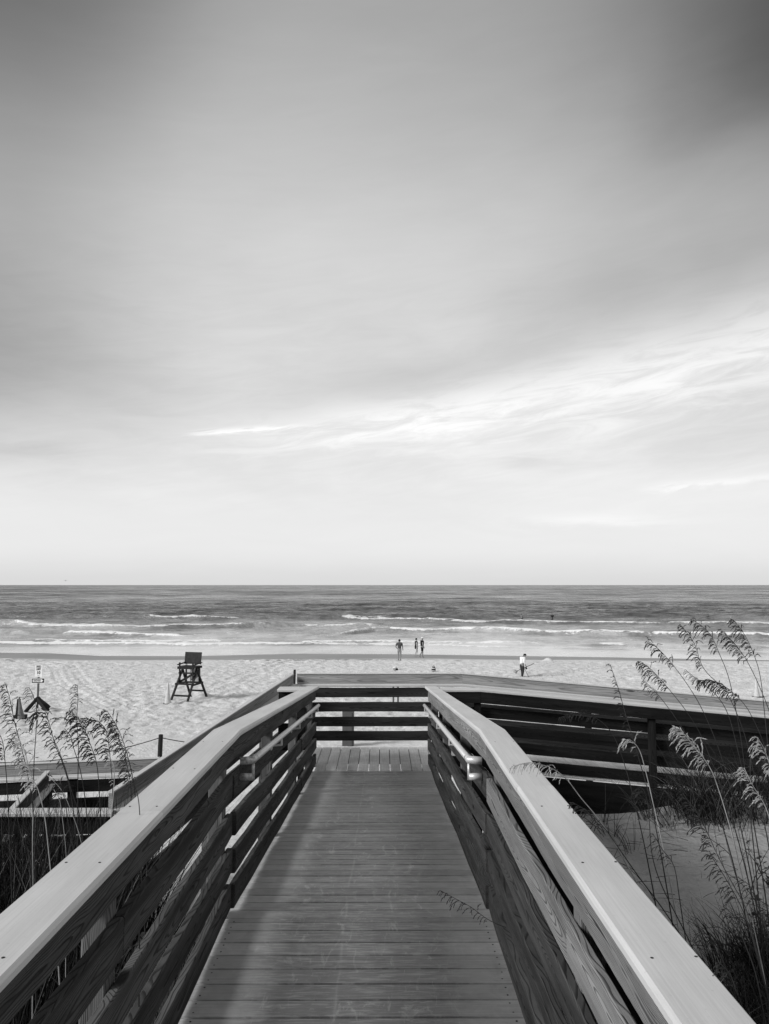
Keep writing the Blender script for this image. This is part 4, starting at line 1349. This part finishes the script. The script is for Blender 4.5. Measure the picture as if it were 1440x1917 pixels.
def q(px, py, dy=0.0): return Vector(((px - 977.5) * mpx, dy, (1270 - py) * mpx))
det = empty('metal_detector', p, 'thin rod metal detector reaching down to the sand from the man in the white shirt', 'metal detector')
mb = MB(); mb.tube([q(981, 1250, -.1), q(984, 1256, -.12), q(991.5, 1271, -.15)], 0.014, 6); mb.build('rod', M['metal_dark'], det, True)
mb = MB(); mb.lathe([(0.13, 0), (0.13, 0.02), (0.10, 0.025)], q(992.5, 1271, -.15) , 16); mb.build('search_coil', M['rubber'], det, True)
mb = MB(); mb.box(q(985, 1251, -.12), (0.12, 0.06, 0.12), Matrix.Rotation(R(-35), 3, 'Y')); mb.build('control_box', M['rubber'], det)
sc_ = empty('sand_scoop', p, 'long handled sand scoop carried across the hip by the man in the white shirt', 'scoop')
mb = MB(); mb.tube([q(968, 1257, .1), q(982, 1250, -.05), q(999.5, 1242, -.2)], 0.02, 6); mb.build('handle', M['metal_dark'], sc_, True)
mb = MB(); mb.tube([q(969, 1256, .1), q(967, 1259, .1), q(964, 1256, .12)], [0.05, 0.11, 0.10], 10); mb.build('scoop_basket', M['c_light'], sc_, True)

# bathers standing in the sea
def bather(px, py_surf, depth_in, H, rz, pose, label, clothes, skin='skin', hair='hair'):
    p = at_h(px, py_surf, 0.15)
    p.z = float(sea_height(np.array([[p.x]]), np.array([[p.y]]))[0, 0]) - depth_in + 0.1
    return person(p, H, rz, pose, label, 'bathers in the sea', clothes, skin, hair)
bather(977, 1162, 0.45, 1.70, R(10), dict(), 'bather waist deep, left of two in the sea, pale shoulders and dark hair', [('shorts', 'c_black', .5)], 'skin')
bather(1034, 1165, 0.62, 1.78, R(0), dict(elL=(-.19, .03, .70), wrL=(-.25, .05, .60), haL=(-.265, .06, .57), elR=(.19, .03, .70), wrR=(.25, .05, .60), haR=(.27, .06, .57)),
       'bather in a black top holding both arms out above the surf', [('shirt', 'c_black', .9), ('shorts', 'c_black', .6)])
bather(791, 1161, 1.40, 1.70, R(20), dict(), 'bather with only a dark head showing, behind the surf line above the walking couple', [], 'skin')
bather(866, 1157, 1.45, 1.70, R(-10), dict(), 'distant bather with only a dark head showing between the swells', [], 'skin')
bather(1325, 1155, 0.95, 1.70, R(-60), dict(neck=(0, .05, .84), head0=(0, .07, .87), head1=(0, .09, .92), head2=(0, .095, .96), elR=(.15, .12, .72), wrR=(.15, .22, .68), haR=(.15, .26, .67)),
       'far bather leaning over in the swell at the right, above the grass plumes', [('shirt', 'c_grey', .9)])

# a gull far out over the horizon
pg = at_y(123, 1087, 150.0)
gull = empty('gull', pg, 'tiny gull gliding low above the horizon at the far left', 'bird', rz=R(20))
bm = bmesh.new(); bmesh.ops.create_icosphere(bm, subdivisions=2, radius=1.0)
for v in bm.verts:
    t = v.co.y
    v.co = Vector((v.co.x * .07 * (1.2 - abs(t)) , t * .24, v.co.z * .065 * (1.2 - abs(t))))
me = bpy.data.meshes.new('body'); bm.to_mesh(me); bm.free(); me.materials.append(M['c_dark'])
o = bpy.data.objects.new('body', me); COL.objects.link(o); o.parent = gull
for s_ in (-1, 1):
    mb = MB()
    mb.v = [Vector(v) for v in ((0, .07, .03), (0, -.06, .03), (s_ * .28, -.02, .13), (s_ * .28, .09, .13), (s_ * .58, -.10, .04),
                                (0, .07, .015), (0, -.06, .015), (s_ * .28, -.02, .115), (s_ * .28, .09, .115))]
    mb.f = [[0, 1, 2, 3], [3, 2, 4], [5, 8, 7, 6], [8, 4, 7], [0, 3, 8, 5], [1, 6, 7, 2], [3, 4, 8], [2, 7, 4]]
    mb.build('wing', M['c_dark'], gull)


# ------------------------------------------------------------------ dune vegetation
def spikelet(mb, a, b, wdt, sd):
    """flat pointed grain between a and b"""
    d = b - a
    m_ = a + d * 0.45
    n = d.cross(sd)
    n = n.normalized() * wdt * 0.35 if n.length > 1e-9 else Vector((0, 0, wdt * .35))
    i = len(mb.v)
    mb.v += [a, b, m_ + sd * wdt, m_ - sd * wdt, m_ + n, m_ - n]
    mb.f += [[i, i + 2, i + 4], [i, i + 4, i + 3], [i, i + 3, i + 5], [i, i + 5, i + 2], [i + 1, i + 4, i + 2], [i + 1, i + 3, i + 4], [i + 1, i + 5, i + 3], [i + 1, i + 2, i + 5]]

def catmull(P, n):
    out = []
    P = [P[0] * 2 - P[1]] + list(P) + [P[-1] * 2 - P[-2]]
    for i in range(1, len(P) - 2):
        for k in range(n):
            t = k / n
            a, b, c, d = P[i - 1], P[i], P[i + 1], P[i + 2]
            out.append(0.5 * ((2 * b) + (c - a) * t + (2 * a - 5 * b + 4 * c - d) * t * t + (3 * b - a - 3 * c + d) * t ** 3))
    out.append(P[-2])
    return out

def blade(mb, base, d, length, width, droop, rs, n=6, side=None):
    """one thin curved grass blade"""
    p = Vector(base); d = Vector(d).normalized()
    sdv = side or d.cross(Vector((rs.uniform(-1, 1), rs.uniform(-1, 1), .1)))
    if sdv.length < 1e-4: sdv = Vector((1, 0, 0))
    sdv.normalize()
    i0 = len(mb.v); st = length / n
    for k in range(n + 1):
        wv = width * (1 - (k / n) ** 1.5) + 0.0004
        mb.v += [p - sdv * wv, p + sdv * wv]
        p = p + d * st
        d = (d + Vector((0, 0, -droop / n)) + Vector((rs.uniform(-.06, .06), rs.uniform(-.06, .06), rs.uniform(-.03, .03)))).normalized()
    for k in range(n):
        a = i0 + 2 * k
        mb.f.append([a, a + 1, a + 3, a + 2])

OATG = {'L': 'sea oat stalks on the left dune', 'R': 'sea oat stalks on the right dune'}
def oat(path, yd, n_plume, side, label, lean=-1.0, dens=1.0, seed=0, pale=False, thick=1.0, size=1.0, leaves=3, spread=1.0, yb=None, spike=False):
    """a sea oat stalk: path = picture points from the tip down to the base; the first n_plume intervals carry the seed head"""
    rs = random.Random(seed * 13 + 5)
    yb = yd if yb is None else yb
    L = len(path)
    P = [at_y(px, py, yd + (yb - yd) * (i / (L - 1))) for i, (px, py) in enumerate(path)]
    # carry the stem down to the sand
    last = P[-1]; dirn = (P[-1] - P[-2]).normalized()
    g = float(ground_h(last.x, last.y))
    k_ = 0
    while last.z > g - 0.05 and k_ < 30:
        dirn = (dirn + Vector((0, 0, -0.10))).normalized()
        last = last + dirn * 0.12
        P.append(last); g = float(ground_h(last.x, last.y)); k_ += 1
    pm = n_plume
    S = catmull(P, 6)
    npl = pm * 6
    base = S[-1]
    root = empty('sea_oat', base, label, 'sea oats', OATG[side])
    S = [q_ - base for q_ in S]
    sp = 1.7 * thick * (yd / 5.5) ** 0.5
    mb = MB()
    n = len(S)
    rad = [0.0009 * sp + 0.0017 * sp * min(1, i / (n * .6)) for i in range(n)]
    mb.tube(S, rad, 5)
    mb.build('stem', M['stem_pale' if pale else 'stem'], root, smooth=True)
    # seed head
    ls = [0.0]
    for a, b in zip(S[:-1], S[1:]): ls.append(ls[-1] + (b - a).length)
    plen = ls[npl]
    mb = MB()
    nb = int(max(10, plen / 0.0078 * dens))
    for j in range(nb):
        t = (j + rs.random() * .7) / nb
        s_ = t * plen
        k = 0
        while k < npl and ls[k + 1] < s_: k += 1
        f_ = (s_ - ls[k]) / max(1e-6, ls[k + 1] - ls[k])
        p0 = S[k].lerp(S[k + 1], f_)
        tang = (S[k] - S[k + 1]).normalized()       # towards the tip
        env = (0.25 + 0.75 * math.sin(min(1.0, t * 1.15 + .12) * math.pi * .75))
        if t > .9: env *= .75
        bl = (0.072 if not spike else 0.03) * size * env * rs.uniform(.4, 1.3)
        out = Vector((lean * rs.uniform(.2, 1.1), rs.uniform(-.7, .7), rs.uniform(-.35, .35))) * (1.0 if rs.random() < .80 else -.7) * spread
        d = (tang * (.9 if not spike else 2.5) + out).normalized()
        nseg = 5
        pp = [p0]
        for q_ in range(nseg):
            pp.append(pp[-1] + d * bl / nseg)
            d = (d + Vector((rs.uniform(-.1, .1), rs.uniform(-.1, .1), -.42))).normalized()
        i0 = len(mb.v)
        sv = d.cross(Vector((0, 1, .2))).normalized() * 0.0008 * sp
        for q_ in pp: mb.v += [q_ - sv, q_ + sv]
        for q_ in range(nseg): mb.f.append([i0 + 2 * q_, i0 + 2 * q_ + 1, i0 + 2 * q_ + 3, i0 + 2 * q_ + 2])
        ns = 2 + int(bl / 0.010)
        for q_ in range(ns):
            tt = (q_ + 1) / ns
            ii = min(nseg - 1, int(tt * nseg - 1e-6)); fr = tt * nseg - ii
            a = pp[ii].lerp(pp[ii + 1], min(1, fr))
            dd = (pp[ii + 1] - pp[ii]).normalized()
            dd = (dd + Vector((rs.uniform(-.25, .25), rs.uniform(-.25, .25), rs.uniform(-.35, .12)))).normalized()
            sl_ = rs.uniform(.014, .022) * size * (0.8 if spike else 1)
            sdv = dd.cross(Vector((rs.uniform(-.4, .4), 1, rs.uniform(-.4, .4)))).normalized()
            spikelet(mb, a, a + dd * sl_, sl_ * rs.uniform(.09, .15), sdv)
    mb.build('seed_head', M['seed_pale' if pale else 'seed'], root)
    # narrow leaves off the stem
    for j in range(leaves):
        k = int(n * rs.uniform(.55, .93))
        mb = MB()
        tang = (S[max(0, k - 2)] - S[k]).normalized()
        d = (tang + Vector((rs.choice((-1, 1)) * rs.uniform(.3, .8), rs.uniform(-.5, .5), 0))).normalized()
        blade(mb, S[k], d, rs.uniform(.25, .5), 0.0028, rs.uniform(.8, 2.2), rs, 9)
        mb.build('leaf', M['stem_pale' if pale and j == 0 else 'stem'], root)
    return root

# right-hand dune (tip first; the seed head covers the first interval or two)
oat([(1276, 1171), (1300, 1205), (1318, 1252), (1362, 1300), (1393, 1372), (1412, 1450)], 4.9, 2, 'R', 'tall sea oat stalk, second plume from the left among those reaching over the water', seed=1)
oat([(1298, 1160), (1328, 1185), (1346, 1222), (1366, 1275), (1386, 1375), (1398, 1470)], 5.0, 2, 'R', 'tall sea oat stalk with its plume highest of the bunch left of the corner pair', seed=2)
oat([(1373, 1160), (1395, 1190), (1414, 1232), (1424, 1270), (1431, 1330), (1440, 1420)], 4.6, 2, 'R', 'tallest sea oat stalk near the right edge, dense plume against the surf', seed=3, dens=1.15)
oat([(1353, 1182), (1378, 1208), (1400, 1240), (1424, 1290), (1446, 1350), (1462, 1430)], 4.7, 2, 'R', 'sea oat stalk whose plume nods just left of the tallest one', seed=4)
oat([(1213, 1200), (1236, 1218), (1264, 1250), (1294, 1292), (1318, 1335), (1345, 1400), (1366, 1470)], 5.3, 2, 'R', 'slender sea oat stalk with its plume against the wet sand, leftmost to cross the surf', seed=5)
oat([(1199, 1238), (1224, 1258), (1254, 1292), (1284, 1330), (1310, 1372), (1338, 1440)], 5.3, 2, 'R', 'sea oat stalk with a feathery plume against the open sand, just above the ramp rail', seed=6, dens=1.1, size=1.1)
oat([(1207, 1275), (1220, 1288), (1238, 1308), (1262, 1340), (1290, 1385), (1318, 1450)], 5.4, 2, 'R', 'small sea oat plume lying over the knotty rail board', seed=7, size=.8)
oat([(1285, 1255), (1298, 1266), (1314, 1278), (1345, 1306), (1366, 1345), (1385, 1420)], 5.2, 2, 'R', 'thin sparse sea oat spike pointing left above the rail', seed=8, size=.6, dens=.8)
oat([(1307, 1273), (1345, 1278), (1388, 1312), (1412, 1350), (1432, 1400), (1445, 1470)], 4.6, 2, 'R', 'thick arching sea oat plume crossing the rail near the right edge', seed=9, dens=1.3, size=1.15)
oat([(1142, 1243), (1158, 1290), (1172, 1340), (1186, 1385), (1199, 1430), (1217, 1495), (1232, 1570)], 3.6, 4, 'R', 'tall straight sea oat spike standing in front of the dark ramp rail', seed=10, spike=True, dens=.55, size=1.0, leaves=5)
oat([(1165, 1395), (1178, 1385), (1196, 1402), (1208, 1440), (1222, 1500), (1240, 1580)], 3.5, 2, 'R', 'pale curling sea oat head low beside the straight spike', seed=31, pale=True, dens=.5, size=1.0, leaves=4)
oat([(1050, 1343), (1085, 1334), (1122, 1348), (1150, 1380), (1172, 1440), (1190, 1510)], 4.6, 2, 'R', 'dark sea oat plume lying flat across the ramp rail boards', seed=11, dens=1.3, size=.8)
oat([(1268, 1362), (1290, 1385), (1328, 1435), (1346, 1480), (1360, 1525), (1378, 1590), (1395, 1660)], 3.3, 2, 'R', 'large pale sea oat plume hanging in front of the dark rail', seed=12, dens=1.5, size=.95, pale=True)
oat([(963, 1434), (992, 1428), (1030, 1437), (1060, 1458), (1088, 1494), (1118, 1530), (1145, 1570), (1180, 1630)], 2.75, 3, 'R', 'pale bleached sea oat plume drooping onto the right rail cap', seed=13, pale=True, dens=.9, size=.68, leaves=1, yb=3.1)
oat([(1393, 1437), (1408, 1468), (1433, 1510), (1448, 1560), (1460, 1620)], 3.0, 2, 'R', 'pale sea oat plume at the right edge above the bare sand', seed=14, pale=True, dens=1.2, size=.8)
oat([(1418, 1380), (1432, 1405), (1446, 1450), (1458, 1520), (1466, 1600)], 3.1, 2, 'R', 'half cut off sea oat plume at the right edge in front of the dark rail', seed=15, pale=True, dens=1.3, size=.9)
oat([(1278, 1485), (1310, 1530), (1347, 1608), (1372, 1655), (1396, 1700), (1412, 1760)], 2.7, 2, 'R', 'long dense sea oat plume slanting across the bare dune sand', seed=16, dens=1.4, size=.75, yb=2.5)
oat([(1330, 1600), (1356, 1640), (1384, 1690), (1404, 1740), (1420, 1800)], 2.3, 2, 'R', 'dark sea oat plume just above the weeds in the lower right corner', seed=17, dens=1.2, size=.7)
oat([(1222, 1560), (1240, 1590), (1262, 1622), (1272, 1680), (1281, 1740), (1290, 1800)], 3.0, 2, 'R', 'small dark sea oat plume upright on the bare sand in the middle', seed=18, dens=.9, size=.6)
oat([(1072, 1502), (1098, 1518), (1130, 1548), (1160, 1590), (1195, 1640), (1240, 1700), (1290, 1775)], 3.0, 2, 'R', 'dark sea oat plume tucked against the outer edge of the right rail', seed=19, dens=1.1, size=.75)
oat([(1205, 1478), (1212, 1500), (1216, 1540), (1221, 1600), (1240, 1660), (1285, 1750)], 3.4, 1, 'R', 'sea oat stalk with a drooping dark tassel over the crest of the dune', seed=20, dens=1.2, size=1.0)
oat([(825, 1667), (850, 1681), (880, 1697), (915, 1722), (950, 1737), (1000, 1750)], 3.9, 3, 'R', 'thin sea oat stalk poking through the right rail over the deck', seed=21, dens=.42, size=.8, leaves=0, thick=.7, yb=4.25)
for i, (a, b, c) in enumerate([((1395, 1650), (1420, 1700), 2.2), ((1360, 1700), (1392, 1760), 2.0), ((1310, 1740), (1350, 1790), 2.0), ((1345, 1800), (1380, 1860), 1.8)]):
    oat([a, ((a[0] + b[0]) / 2 + 4, (a[1] + b[1]) / 2 - 6), b, (b[0] + 22, b[1] + 60), (b[0] + 36, b[1] + 130)], c, 2, 'R',
        ['shadowy sea oat head at the very edge of the lower right weeds', 'shadowy sea oat head above the middle of the lower right weeds', 'shadowy sea oat head nearest the rail in the lower right weeds', 'lowest shadowy sea oat head in the lower right weeds'][i], seed=40 + i, dens=1.0, size=.6)

# left-hand dune
oat([(10, 1280), (19, 1310), (27, 1350), (40, 1400), (52, 1450), (64, 1533), (66, 1620)], 3.6, 4, 'L', 'leftmost tall sea oat plume, long and dense beside the sign', seed=51, dens=1.3, size=.8)
oat([(55, 1287), (63, 1305), (69, 1332), (67, 1380), (64, 1425), (62, 1500), (60, 1600)], 4.4, 2, 'L', 'thin sea oat stalk rising in front of the sign base', seed=52, size=.7, dens=.9)
oat([(66, 1350), (74, 1334), (88, 1342), (103, 1393), (116, 1425), (132, 1480), (142, 1560), (150, 1640)], 3.9, 3, 'L', 'arching sea oat plume with long drooping strands right of the sign', seed=53, dens=1.0, size=1.15)
oat([(100, 1385), (108, 1400), (123, 1440), (134, 1480), (150, 1530), (158, 1600)], 3.7, 2, 'L', 'sea oat plume standing between the sign and the middle cluster', seed=54, dens=1.1, size=.75)
oat([(145, 1282), (146, 1310), (144, 1345), (147, 1400), (146, 1460), (146, 1540), (146, 1620)], 4.3, 3, 'L', 'tallest sea oat stalk of the middle left cluster', seed=55, size=.75, dens=1.0)
oat([(135, 1335), (152, 1352), (170, 1395), (181, 1430), (186, 1480), (190, 1560), (193, 1620)], 4.0, 3, 'L', 'broad bushy sea oat plume in the middle left cluster', seed=56, dens=1.5, size=1.05)
oat([(121, 1364), (132, 1378), (138, 1400), (150, 1440), (160, 1500), (168, 1590)], 4.0, 2, 'L', 'short sea oat plume at the left of the middle cluster', seed=57, size=.9)
oat([(160, 1345), (185, 1352), (200, 1372), (207, 1425), (211, 1480), (213, 1560)], 4.1, 3, 'L', 'sea oat plume curling left in the middle left cluster', seed=58, dens=1.1, size=1.1)
oat([(200, 1330), (218, 1358), (232, 1392), (243, 1430), (251, 1470), (256, 1520)], 3.9, 3, 'L', 'right most of the tall left plumes, dense and slanting', seed=59, dens=1.5, size=.9)
oat([(205, 1345), (222, 1380), (236, 1425), (244, 1465), (246, 1500), (247, 1560)], 4.1, 3, 'L', 'second dense slanting plume close beside the right most left plume', seed=60, dens=1.3, size=.8)
oat([(36, 1385), (46, 1405), (58, 1450), (72, 1480), (84, 1530), (92, 1600)], 3.1, 3, 'L', 'pale topped sea oat plume low beside the leftmost tall plume', seed=61, dens=1.4, size=.8, pale=True)
oat([(100, 1458), (112, 1470), (122, 1500), (128, 1540), (145, 1620)], 3.0, 2, 'L', 'drooping sea oat head over the cap of the low guard rail', seed=62, dens=1.2, size=.8)
oat([(-12, 1360), (4, 1385), (10, 1430), (14, 1480), (18, 1560)], 3.4, 2, 'L', 'sea oat head at the left edge, lower than the leftmost tall plume', seed=63, dens=1.1, size=.9)
oat([(208, 1420), (214, 1440), (213, 1480), (208, 1530), (200, 1590)], 3.0, 2, 'L', 'pale stiff sea oat stalk in front of the low guard rail corner', seed=64, dens=.5, size=.5, pale=True)
oat([(236, 1440), (246, 1455), (258, 1490), (262, 1530), (262, 1580)], 3.0, 2, 'L', 'low sea oat head beside the left rail cap', seed=65, dens=1.1, size=.7)
# bare pale stalks leaning over the low guard rail on the left
def stalk(path, yd, label, seed, pale=True, r=0.0022):
    P = [at_y(px, py, yd) for px, py in path]
    last = P[-1]; d = (P[-1] - P[-2]).normalized(); k_ = 0
    while last.z > float(ground_h(last.x, last.y)) - .04 and k_ < 30:
        d = (d + Vector((0, 0, -.1))).normalized(); last = last + d * .12; P.append(last); k_ += 1
    S = catmull(P, 5); b = S[-1].copy()
    mb = MB(); mb.tube([q_ - b for q_ in S], [r * (.35 + .65 * i / len(S)) for i in range(len(S))], 6)
    o = mb.build('dry_stalk', M['stem_pale' if pale else 'stem'], None, True, loc=b)
    tag(o, label, 'grass stalk', 'bare grass stalks')
stalk([(101, 1478), (112, 1500), (118, 1540), (124, 1600), (124, 1660)], 2.9, 'pale bare stalk bending left of the sagging pair', 1)
stalk([(88, 1450), (116, 1480), (134, 1520), (148, 1560), (157, 1600)], 3.0, 'pale bare stalk slanting down to the left rail cap', 2)
stalk([(62, 1520), (61, 1580), (62, 1640), (62, 1700)], 2.6, 'upright pale stalk at the far left in front of the dark grass', 3, r=.003)
stalk([(1262, 1570), (1190, 1520), (1170, 1560)], 3.0, 'dark bowed stalk arching over the bare sand right of the rail', 4, False)
stalk([(1385, 1620), (1400, 1590), (1412, 1640), (1408, 1700)], 3.0, 'dark stalk curling at the right over the bare sand', 5, False)
for i, (a, b) in enumerate([(1330, 1382), (1348, 1398), (1362, 1408), (1374, 1416), (1386, 1430)]):
    stalk([(a - 20, 1440 + i * 6), (a, 1520), (a + 18, 1600), (b, 1700 + i * 8)], 2.9 + i * .15,
          ['first', 'second', 'third', 'fourth', 'last'][i] + ' from the left of five dark straight stalks fanning up from the lower right weeds', 20 + i, False, 0.0018)

# tussocks: masses of blades nobody could count
def tuft(mb, c, n, L0, L1, rs, spread=.12, lean=(0, 0), width=.0028, droop=(.4, 2.2), seg=6):
    for _ in range(n):
        a = rs.uniform(0, 6.283); r = spread * math.sqrt(rs.random())
        x, y = c[0] + r * math.cos(a), c[1] + r * math.sin(a)
        z = float(ground_h(x, y)) - .03
        d = Vector((math.cos(a) * rs.uniform(.05, .6) + lean[0], math.sin(a) * rs.uniform(.05, .6) + lean[1], 1.0))
        blade(mb, (x, y, z), d, rs.uniform(L0, L1), width * rs.uniform(.6, 1.2), rs.uniform(*droop), rs, seg)
rs = random.Random(77)
mb = MB()
# left: tall dark stand between the walk and the lower ramp
for _ in range(980):
    y = rs.uniform(2.3, 6.7) if rs.random() < .35 else rs.uniform(4.4, 6.8)
    x = -rs.uniform(1.15 + (0.12 * y), 1.4 + 0.62 * y)
    gh = float(ground_h(x, y))
    top = 5.05 - 0.03 * (y - 2.5)
    tuft(mb, (x, y), 14, 0.40, max(.5, (top + .25 - gh)) * 1.15, rs, .16, (-.05, 0), .0050, (.1, 1.0))
for _ in range(160):
    y = rs.uniform(7.3, 9.3); x = -rs.uniform(2.5, 5.8)
    tuft(mb, (x, y), 14, .4, 1.15, rs, .2, (0, 0), .006, (.2, 1.2))
# under and beside the left rail
for _ in range(120):  # mostly unseen tufts, added to keep sun stripes off the deck
    y = rs.uniform(-2.0, 4.5); x = -rs.uniform(1.5, 2.4)
    tuft(mb, (x, y), 16, .4, .95, rs, .14, (0, 0), .004, (.3, 1.2))
for _ in range(60):
    y = rs.uniform(0.8, 6.0); x = -rs.uniform(1.0, 1.7)
    tuft(mb, (x, y), 11, .15, .42, rs, .14, (0, 0), .0026, (.5, 2.6))
o = mb.build('left_dune_grass', M['grass']); o.name = 'dune_grass'
tag(o, 'dense dark stand of long grass filling the dune left of the walk', 'grass', kind='stuff')
mb = MB()
# right: loose tussocks on the crest
for (px, py, n) in ((1236, 1512, 34), (1212, 1500, 26), (1172, 1498, 22), (1150, 1515, 20), (1300, 1500, 40), (1270, 1495, 24), (1330, 1490, 40), (1360, 1486, 34), (1395, 1480, 44), (1425, 1480, 50), (1140, 1560, 20), (1180, 1590, 14), (1215, 1530, 26), (1250, 1545, 22), (1320, 1530, 26), (1400, 1530, 30), (1296, 1530, 26), (1100, 1520, 22), (1124, 1540, 14)):
    h = 4.25
    for _ in range(6):
        p = at_h(px, py, h); h = float(ground_h(p.x, p.y))
    tuft(mb, (p.x, p.y), n, .25, .75, rs, .10, (-.15, 0), .0030, (1.4, 3.4), 9)
# dark bushy grass behind the crest at the right, in front of the ramp rail
for _ in range(150):
    x = rs.uniform(2.9, 6.4); y = rs.uniform(8.2, 9.3)
    if x / y < .37: continue
    tuft(mb, (x, y), 20, .30, .80, rs, .18, (-.1, 0), .0040, (.8, 2.6), 7)
# lower right corner
for _ in range(430):
    y = rs.uniform(2.4, 5.7); x = rs.uniform(.355 * y + .10, .62 * y + .1)
    if x < .95 or (x / y < .42 and y > 4.9): continue
    tuft(mb, (x, y), 16, .20, .62, rs, .14, (-.05, 0), .0034, (.6, 2.6), 7)
for _ in range(420):
    y = rs.uniform(3.5, 9.0); x = rs.uniform(1.2, .55 * y + .3)
    a = rs.uniform(0, 6.28)
    blade(mb, (x, y, float(ground_h(x, y)) + .035), (math.cos(a), math.sin(a), .12), rs.uniform(.06, .34), .0022, .25, rs, 5)
for _ in range(26):
    y = rs.uniform(.8, 6.0); x = rs.uniform(.86, 1.25)
    tuft(mb, (x, y), 10, .10, .32, rs, .10, (-.05, 0), .0024, (.6, 2.6), 7)
o = mb.build('right_dune_grass', M['grass']); o.name = 'dune_grass'
tag(o, 'loose dark tussocks and trailing grass on the dune right of the walk', 'grass', kind='stuff')

# small leafy weeds
def weed(px, py, yd, n, size, label, seed, h=.35):
    rs = random.Random(seed)
    p = at_y(px, py, yd); g = float(ground_h(p.x, p.y))
    base = Vector((p.x, p.y, g))
    root = empty('leafy_weed', base, label, 'weed', 'leafy weeds on the right dune')
    st = MB(); lf = MB()
    for k in range(n):
        d = Vector((rs.uniform(-.6, .6), rs.uniform(-.6, .6), 1)).normalized()
        pp = [Vector((0, 0, -.03))]
        hh_ = h * rs.uniform(.5, 1.1)
        for j in range(6):
            pp.append(pp[-1] + d * hh_ / 6); d = (d + Vector((rs.uniform(-.2, .2), rs.uniform(-.2, .2), -.04))).normalized()
        st.tube(pp, [.003, .0028, .0025, .002, .0017, .0013, .001], 5)
        for j in range(1, 7):
            for _ in range(4):
                a = rs.uniform(0, 6.28); dd = Vector((math.cos(a), math.sin(a), rs.uniform(-.1, .7))).normalized()
                sdv = dd.cross(Vector((0, 0, 1))).normalized(); L_ = size * rs.uniform(.6, 1.2); q0 = pp[j]
                i = len(lf.v); up = sdv.cross(dd) * L_ * .12
                lf.v += [q0, q0 + dd * L_ * .5 + sdv * L_ * .26 + up, q0 + dd * L_, q0 + dd * L_ * .5 - sdv * L_ * .26 + up, q0 + dd * L_ * .5]
                lf.f += [[i, i + 4, i + 1], [i + 1, i + 4, i + 2], [i, i + 3, i + 4], [i + 3, i + 2, i + 4]]
    st.build('stems', M['stem'], root, True)
    lf.build('leaves', M['leafy'], root)
weed(1420, 1700, 5.0, 9, .035, 'small dark weed alone on the bare sand near the right edge', 1, .14)
weed(1425, 1790, 5.2, 14, .055, 'broad leafed dark weed at the right edge of the lower corner', 2, .55)
weed(1375, 1800, 4.8, 12, .045, 'bushy dark weed in the middle of the lower right corner', 3, .34)
weed(1335, 1850, 4.2, 12, .040, 'low dark weed close to the rail in the lower right corner', 4, .30)
weed(1436, 1560, 7.0, 7, .05, 'thin dark weed hanging at the right edge over the sand', 5, .5)
weed(1400, 1740, 5.4, 14, .050, 'leafy dark weed rising highest from the lower right tangle', 6, .40)
weed(1440, 1860, 4.0, 14, .050, 'large leafed dark weed cut by the frame in the bottom right corner', 7, .36)
weed(1390, 1880, 3.8, 12, .036, 'fine leafed dark weed at the bottom edge beside the right cap', 8, .26)
